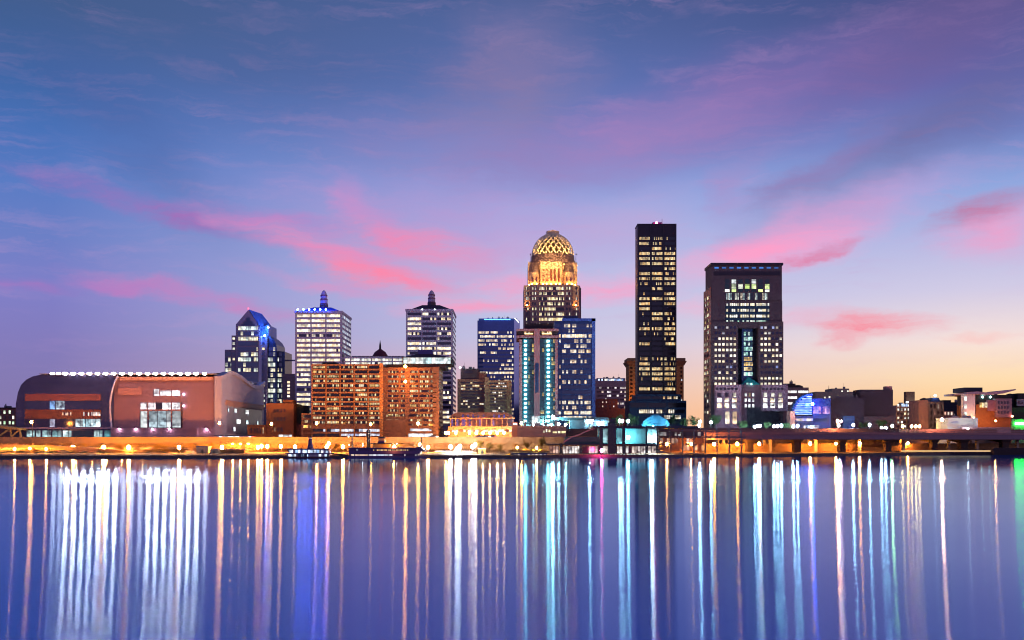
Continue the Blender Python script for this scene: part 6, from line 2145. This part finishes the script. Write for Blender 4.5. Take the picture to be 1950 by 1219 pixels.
    MB().tube((X(777.5, Y), Y + 4, Z(853, Y)), (X(777.5, Y), Y + 4, Z(836, Y)), .1, n=5).build('flagpole', M_steel, r2)
    # stern wheel
    wx, wy, wz, wr = X(806, Y), Y + 4, Z(866, Y), 2.0
    wh = MB()
    for k in range(10):
        a = 2 * math.pi * k / 10
        wh.tube((wx, wy - 3, wz), (wx + wr * math.cos(a), wy - 3, wz + wr * math.sin(a)), .1, n=4)
        wh.tube((wx, wy + 3, wz), (wx + wr * math.cos(a), wy + 3, wz + wr * math.sin(a)), .1, n=4)
        c_ = (wx + wr * math.cos(a), wy, wz + wr * math.sin(a))
        wh.box(c_[0] - .2, c_[0] + .2, wy - 3.1, wy + 3.1, c_[2] - .2, c_[2] + .2)
    wh.tube((wx, wy - 3.3, wz), (wx, wy + 3.3, wz), .3, n=6)
    wh.build('stern_wheel', wall_mat('wheel_red', (.3, .06, .08), .7, .1), r2)
    MB().prism([(X(788, Y), Z(854, Y)), (X(802, Y), Z(854, Y)), (X(802, Y), Z(848, Y))], Y + 1, Y + 8).build('stern_cowl', M_hull, r2)
    am = win_mat('boat_amber', .7, .85, 1, (1, .45, .1), (1, .7, .3), 1.2, (.05, .02, .04), 1, mull=.3)
    pk = win_mat('boat_peach', .7, .9, 1, (1, .6, .35), (1, .85, .65), 1.3, (.05, .02, .04), 1, mull=.12)
    wh_ = win_mat('boat_white_lit', .7, .9, 1, (.7, .85, 1), (1, 1, 1), 1.3, (.05, .02, .06), 1, mull=.12)
    dm = win_mat('boat_dim', .7, .2, .6, (.8, .7, .7), (1, 1, 1), .9, (.05, .02, .06), 1, mull=.3)
    for i in range(10):
        wn(r2, 709.5 + 7.2 * i, 715.5 + 7.2 * i, 856, 858.4, .3, am)
    for p in (674, 678, 684, 701, 782, 787, 791):
        wn(r2, p, p + 2.6, 855.5, 858, .3, dm)
    for i in range(4):
        wn(r2, 668 + 8.2 * i, 675.5 + 8.2 * i, 865.4, 868, .4, pk)
    for i in range(6):
        wn(r2, 702 + 7.6 * i, 709 + 7.6 * i, 865.4, 868, .4, wh_)
    for p in (750, 769, 774, 790):
        wn(r2, p, p + 3.6, 865.4, 868, .4, dm)
    MB().ball((X(667, Y), Y - .4, Z(871, Y)), .35, 8).build('port_lamp', glow('port_red', (1, .03, .15), 14), r2)
    for p, q in ((663, 831.5), (664.5, 847.5), (690, 845.5), (690, 849), (755, 845)):
        MB().ball((X(p, Y), Y + 1, Z(q, Y)), .22, 8).build('deck_lamp', glow('deck_lamp', (1, .92, .85), 25), r2)
    MB().ball((X(750, Y), Y - 1, Z(850.5, Y)), .4, 8).build('deck_lamp', glow('deck_sodium', SOD, 500), r2)

    # flat excursion barge with parasols
    Y3 = 490
    r3 = thing('cafe_barge', 'flat navy barge with small lit portholes and yellow parasols on deck', 'barge', (X(1008, Y3), Y3, 0))
    MB().box(X(973, Y3), X(1042, Y3), Y3, Y3 + 8, -.5, Z(863, Y3)).build('hull', wall_mat('barge_navy', (.03, .03, .12), .5, .1), r3)
    MB().box(X(975, Y3), X(1041, Y3), Y3 + .6, Y3 + 7.4, Z(863, Y3), Z(862.2, Y3)).build('deck', M_steel, r3)
    pm = win_mat('porthole', 2, .6, 1, (1, .6, .4), (1, 1, 1), 1.3, (.03, .03, .1), mull=0, clutter=.9)
    for p in (979, 986, 996, 1005, 1013, 1020, 1028, 1036):
        o = bpy.data.objects.new('window', slab_mesh(.9, .7, 'F', pm))
        COL.objects.link(o)
        o.parent = r3
        o.location = Vector((X(p, Y3), Y3, Z(868, Y3))) - r3.location
    ym = wall_mat('parasol_yellow', (.85, .45, .03), .7, .1)
    par0 = None
    for p, q, l in ((1001, 856, 'yellow parasol at the left of the cafe barge'), (1013, 857.5, 'largest yellow parasol in the middle of the cafe barge'), (1031, 857.5, 'yellow parasol at the right end of the cafe barge'), (969, 866, 'low yellow parasol on the quay left of the cafe barge')):
        rr = thing('parasol', l, 'parasol', (X(p, Y3), Y3 + 4, Z(862.2, Y3) if p > 975 else 1.5), 'yellow parasols')
        zt = Z(q - 2.5, Y3)
        MB().tube((X(p, Y3), Y3 + 4, rr.location.z), (X(p, Y3), Y3 + 4, zt), .06, n=5).build('pole', M_steel, rr)
        MB().lathe(X(p, Y3), Y3 + 4, [(1.5, zt - 1.0), (1.3, zt - .75), (.1, zt)], 8).build('canopy', ym, rr)
    lamp('parasol_lamp', 1022, 853, 494.5, 2.2, 'small amber lamp over the cafe barge parasols', None, .3, (1, .6, .12), 420, .2)
    lamp('parasol_lamp2', 985, 852, 494.5, 2.2, 'amber lamp at the left end of the cafe barge', None, .3, (1, .6, .12), 420, .2)


boats()


# ================================================================== TREES
LEAF = {}


def leaf_mat(name, c):
    if name in LEAF:
        return LEAF[name]
    m = bpy.data.materials.new(name)
    m.use_nodes = True
    g = G(m.node_tree)
    b = g.n['Principled BSDF']
    tc = g.add('ShaderNodeTexCoord')
    n = g.noise(tc.outputs['Object'], .9, 3, .6)
    g.l.new(g.mix(g.mr(n[0], .35, .65, 0, 1), (c[0] * .5, c[1] * .55, c[2] * .5, 1), (c[0] * 1.5, c[1] * 1.4, c[2] * 1.2, 1)), b.inputs['Base Color'])
    b.inputs['Roughness'].default_value = .8
    b.inputs['Specular IOR Level'].default_value = .15
    LEAF[name] = m
    return m


def tree(p, q0, q1, hw, Y, label, mat, seed, group=None, leaves=520):
    """crown between photo rows q0 (top) and q1 (base), half width hw pixels"""
    rr = random.Random(seed)
    h = Z(q0, Y) - Z(q1, Y)
    w = hw / F * Y
    base = (X(p, Y), Y, Z(q1, Y))
    r = thing('tree', label, 'tree', base, group)
    t = MB()
    t.tube((0, 0, -.6), (0, 0, h * .45), .16 + h * .018, .12, n=7)
    blobs = []
    for k in range(9):
        a = rr.uniform(0, 6.28)
        d = rr.uniform(.15, .75) * w
        zc = h * rr.uniform(.42, .84)
        rad_ = w * rr.uniform(.28, .5)
        blobs.append((d * math.cos(a), d * math.sin(a), zc, rad_))
        t.tube((0, 0, h * rr.uniform(.22, .4)), (d * math.cos(a) * .9, d * math.sin(a) * .9, zc), .09, .04, n=4)
    t.v = [(v[0] + base[0], v[1] + base[1], v[2] + base[2]) for v in t.v]
    t.build('trunk', wall_mat('bark', (.07, .05, .035), .9, .2), r)
    cm = MB()
    for k in range(leaves):
        bx_, by_, bz_, br_ = rr.choice(blobs)
        u = Vector((rr.gauss(0, 1), rr.gauss(0, 1), rr.gauss(0, .8))).normalized() * br_ * rr.uniform(.55, 1.08)
        c = Vector((bx_, by_, bz_)) + u
        c.z = max(h * .3, min(h, c.z))
        n = Vector((rr.gauss(0, 1), rr.gauss(0, 1), rr.gauss(0, 1))).normalized()
        s_ = rr.uniform(.22, .5) * (w / 4) ** .5
        a = n.orthogonal().normalized() * s_
        b_ = n.cross(a).normalized() * s_ * .7
        i = len(cm.v)
        cm.v += [tuple(c + a + Vector(base)), tuple(c + b_ + Vector(base)), tuple(c - a + Vector(base)), tuple(c - b_ + Vector(base))]
        cm.f.append((i, i + 1, i + 2, i + 3))
    cm.build('crown', mat, r)
    return r


def trees():
    dk = leaf_mat('dark_leaves', (.04, .065, .025))
    am = leaf_mat('lamplit_leaves', (.24, .15, .03))  # orange lamplight on the wharf trees is put into this leaf colour
    gy = 'dark trees on the riverside plaza'
    for i, (p, q0, q1, hw, Y, l) in enumerate((
            (1173, 789, 818, 13, 628, 'dark tree on the terrace left of the two blue lamps'),
            (1204, 789, 818, 17, 628, 'wide dark tree on the terrace left of the blue tent'),
            (1285, 789, 818, 13, 632, 'dark tree just right of the blue tent'),
            (1303, 796, 818, 10, 628, 'low dark tree between the tent and the round tree'),
            (1322, 792, 818, 12, 628, 'round dark tree before the pink sky gap'),
            (1362, 791, 818, 14, 626, 'round dark tree at the foot of the granite tower'),
            (1413, 801, 819, 12, 622, 'low dark tree before the granite tower entrance'),
            (1461, 805, 819, 9, 622, 'low dark tree between two clusters of plaza lamps'),
            (1500, 806, 819, 9, 622, 'small dark tree left of the blue glass hall'),
            (1642, 803, 819, 10, 645, 'small dark tree before the dark theatre'),
            (1680, 800, 819, 11, 645, 'dark tree at the theatre right corner'),
            (1095, 797, 818, 18, 630, 'broad brownish tree on the terrace right of the cyan tower'))):
        tree(p, q0, q1, hw, Y, l, dk if p != 1095 else leaf_mat('brown_leaves', (.12, .08, .03)), 100 + i, gy)
    for i, (p, q0, q1, hw, Y, l) in enumerate((
            (193, 846, 864, 10, 545, 'orange-lit tree behind the second wharf lamp'),
            (226, 845, 864, 11, 545, 'wide orange-lit tree between two wharf lamps'),
            (296, 844, 864, 10, 545, 'orange-lit tree under the middle of the arena'),
            (312, 847, 864, 7, 545, 'smaller orange-lit tree right of the arena middle'),
            (402, 842, 860, 6, 545, 'small dark tree right of the cream hut'),
            (915, 838, 862, 11, 520, 'bright amber-lit tree on the quay right of the floodlight'),
            (932, 841, 864, 8, 518, 'second amber-lit tree beside the amber kiosk'),
            (952, 845, 866, 8, 512, 'low amber-lit tree on the quay slope'),
            (1003, 838, 860, 8, 530, 'brown tree behind the cafe barge'),
            (1032, 831, 860, 12, 535, 'bare-looking brown tree behind the barge right end'),
            (640, 844, 862, 9, 528, 'orange-lit tree behind the station boat'))):
        tree(p, q0, q1, hw, Y, l, am, 300 + i, 'trees along the wharf', 380)
    # low bushes along the left bank
    bush = leaf_mat('bank_bush', (.13, .11, .03))
    for i in range(12):
        p = 12 + 30 * i
        Y = shore(X(p, 490)) + 24
        x = X(p, Y)
        rr = random.Random(900 + i)
        cm = MB()
        for k in range(120):
            c = Vector((rr.gauss(0, 1.6), rr.gauss(0, .8), abs(rr.gauss(.4, .55))))
            n = Vector((rr.gauss(0, 1), rr.gauss(0, 1), rr.gauss(0, 1))).normalized()
            a = n.orthogonal().normalized() * .28
            b_ = n.cross(a).normalized() * .2
            j = len(cm.v)
            cm.v += [tuple(c + a), tuple(c + b_), tuple(c - a), tuple(c - b_)]
            cm.f.append((j, j + 1, j + 2, j + 3))
        o = cm.build('bush', bush, None, origin=(0, 0, 0))
        o.location = (x, Y, 2.1)
        tag(o, 'low dark bush in the row on the left river bank', 'bush', 'bushes on the left bank')


trees()


# ================================================================== CARS
def cars():
    zt = Z(832.3, 553) - .9
    r = thing('parked_car', 'pale car in the line of traffic on the highway deck', 'car', (0, 0, 0), 'cars queuing on the highway deck')
    bm = MB().prism([(-2.2, .35), (2.2, .35), (2.25, .8), (1.4, .95), (-1.3, 1.0), (-2.2, .85)], -.85, .85)
    bm.build('body', wall_mat('car_paint', (.45, .42, .42), .35, .05), r)
    MB().prism([(-1.5, .98), (1.3, .94), (.7, 1.45), (-1.0, 1.48)], -.75, .75).build('cabin', wall_mat('car_glass', (.03, .03, .04), .1, .05), r)
    for x in (-1.4, 1.4):
        for y in (-.86, .7):
            MB().tube((x, y, .34), (x, y + .16, .34), .34, n=10).build('wheel', M_black, r)
    for y in (-.6, .6):
        MB().box(2.2, 2.3, y - .18, y + .18, .55, .75).build('headlight', glow('headlight', (1, .95, .9), 30), r)
        MB().box(-2.26, -2.18, y - .18, y + .18, .6, .78).build('tail_light', glow('tail_light', (1, .03, .02), 14), r)
    spots = [412, 420, 433, 441, 447, 460, 468, 476, 826, 912, 926, 938]
    for i, p in enumerate(spots):
        c = r if i == 0 else copy_tree(r)
        Yc = 551 + (X(p, 553) + 300) * .018 + 4 + (i % 2) * 3.5
        c.location = (X(p, Yc), Yc, zt + .45)
        c.rotation_euler = (0, 0, rad((i % 2) * 180 - (35 if i % 3 else 10)))


cars()


# ================================================================== SMALL FITTINGS
def fittings():
    rr = random.Random(21)
    vent = wall_mat('roof_vent_metal', (.20, .18, .2), .6, .15)
    # roof plant on flat roofs: (building label start, column range, roof row, depth)
    plant = [('brown brick apartment', (880, 908), 702, 724), ('tan brick apartment', (936, 962), 724.5, 716), ('distant pink', (1142, 1186), 720, 1006),
             ('low block with three', (1498, 1512), 730.5, 764), ('dark windowless', (1590, 1636), 758, 664), ('beige flat', (1588, 1612), 740, 904),
             ('white-lit balcony', (1710, 1724), 772, 764), ('dark blue-black', (1815, 1830), 766, 806), ('wide navy', (925, 970), 605, 912),
             ('low mauve concrete', (995, 1065), 811, 606), ('dark orange brick warehouse', (512, 536), 768, 636), ('low brick block', (2, 24), 776, 668),
             ('square brick warehouse', (1771, 1775), 765, 736), ('museum with', (1876, 1900), 750, 706), ('low white box', (1812, 1852), 795.8, 660)]
    for lab, (a, c), q, Y in plant:
        root = next((o for o in bpy.data.objects if o.parent is None and str(o.get('label', '')).startswith(lab)), None)
        if root is None:
            continue
        n = max(1, int((c - a) / 9))
        for k in range(min(n, 5)):
            p = a + (c - a) * (k + rr.uniform(.2, .8)) / n
            w, h = rr.uniform(1.0, 2.6), rr.uniform(.9, 2.2)
            x, z = X(p, Y), Z(q, root.location.y)
            m = MB().box(x - w / 2, x + w / 2, Y, Y + 2, z - .3, z + h)
            if rr.random() < .5:
                m.tube((x, Y + 1, z + h - .05), (x, Y + 1, z + h + rr.uniform(.5, 1.2)), .3, n=8)
            m.build('roof_unit', vent, root)
        x = X(a + (c - a) * rr.uniform(.1, .9), Y)
        z = Z(q, root.location.y)
        MB().tube((x, Y + 1.5, z - .2), (x, Y + 1.5, z + rr.uniform(3, 5)), .12, .05, n=5).build('antenna', M_steel, root)
    # guard rail posts and sign gantry of the viaduct
    pv = [(86, 548), (160, 571), (300, 628), (420, 680)]
    def yv(x):
        for (a, b_), (c, d) in zip(pv, pv[1:]):
            if x <= c:
                return b_ + (d - b_) * (x - a) / (c - a)
    v = bpy.data.objects['viaduct']
    zt = Z(823, 575)
    rail = wall_mat('galvanised', (.3, .27, .29), .5, .1)
    for i in range(33):
        xa, xb = 90 + 7 * i, 97 + 7 * i
        ya, yb = yv(xa) - .65, yv(xb) - .65
        MB().tube((xa, ya, zt - .1), (xa, ya, zt + .8), .07, n=4).tube((xa, ya, zt + .75), (xb, yb, zt + .75), .06, n=4).build('rail_panel', rail, v)
    # traffic on the viaduct
    src = bpy.data.objects['parked_car']
    for i, x in enumerate((118, 131, 176, 188, 226, 243, 271, 296)):
        c = copy_tree(src)
        y = yv(x) + 3 + (i % 2) * 4
        c.location = (x, y, Z(832.8, 575) + .02)
        c.rotation_euler = (0, 0, rad(20 + 180 * (i % 2)))
        tag(c, 'pale car driving on the dark road viaduct at the right bank', 'car', 'cars on the right viaduct')
    # cars parked on the quay by the floodlight and under the ramp
    for i, p in enumerate((836, 846, 856, 866, 884, 892, 120, 150, 165, 215, 265, 360)):
        c = copy_tree(src)
        Y = 541 + (i % 3) * 3
        c.location = (X(p, Y), Y, 1.75)
        c.rotation_euler = (0, 0, rad((i * 67) % 360))
        tag(c, 'pale car parked on the quay below the highway deck', 'car', 'cars parked on the quay')


fittings()
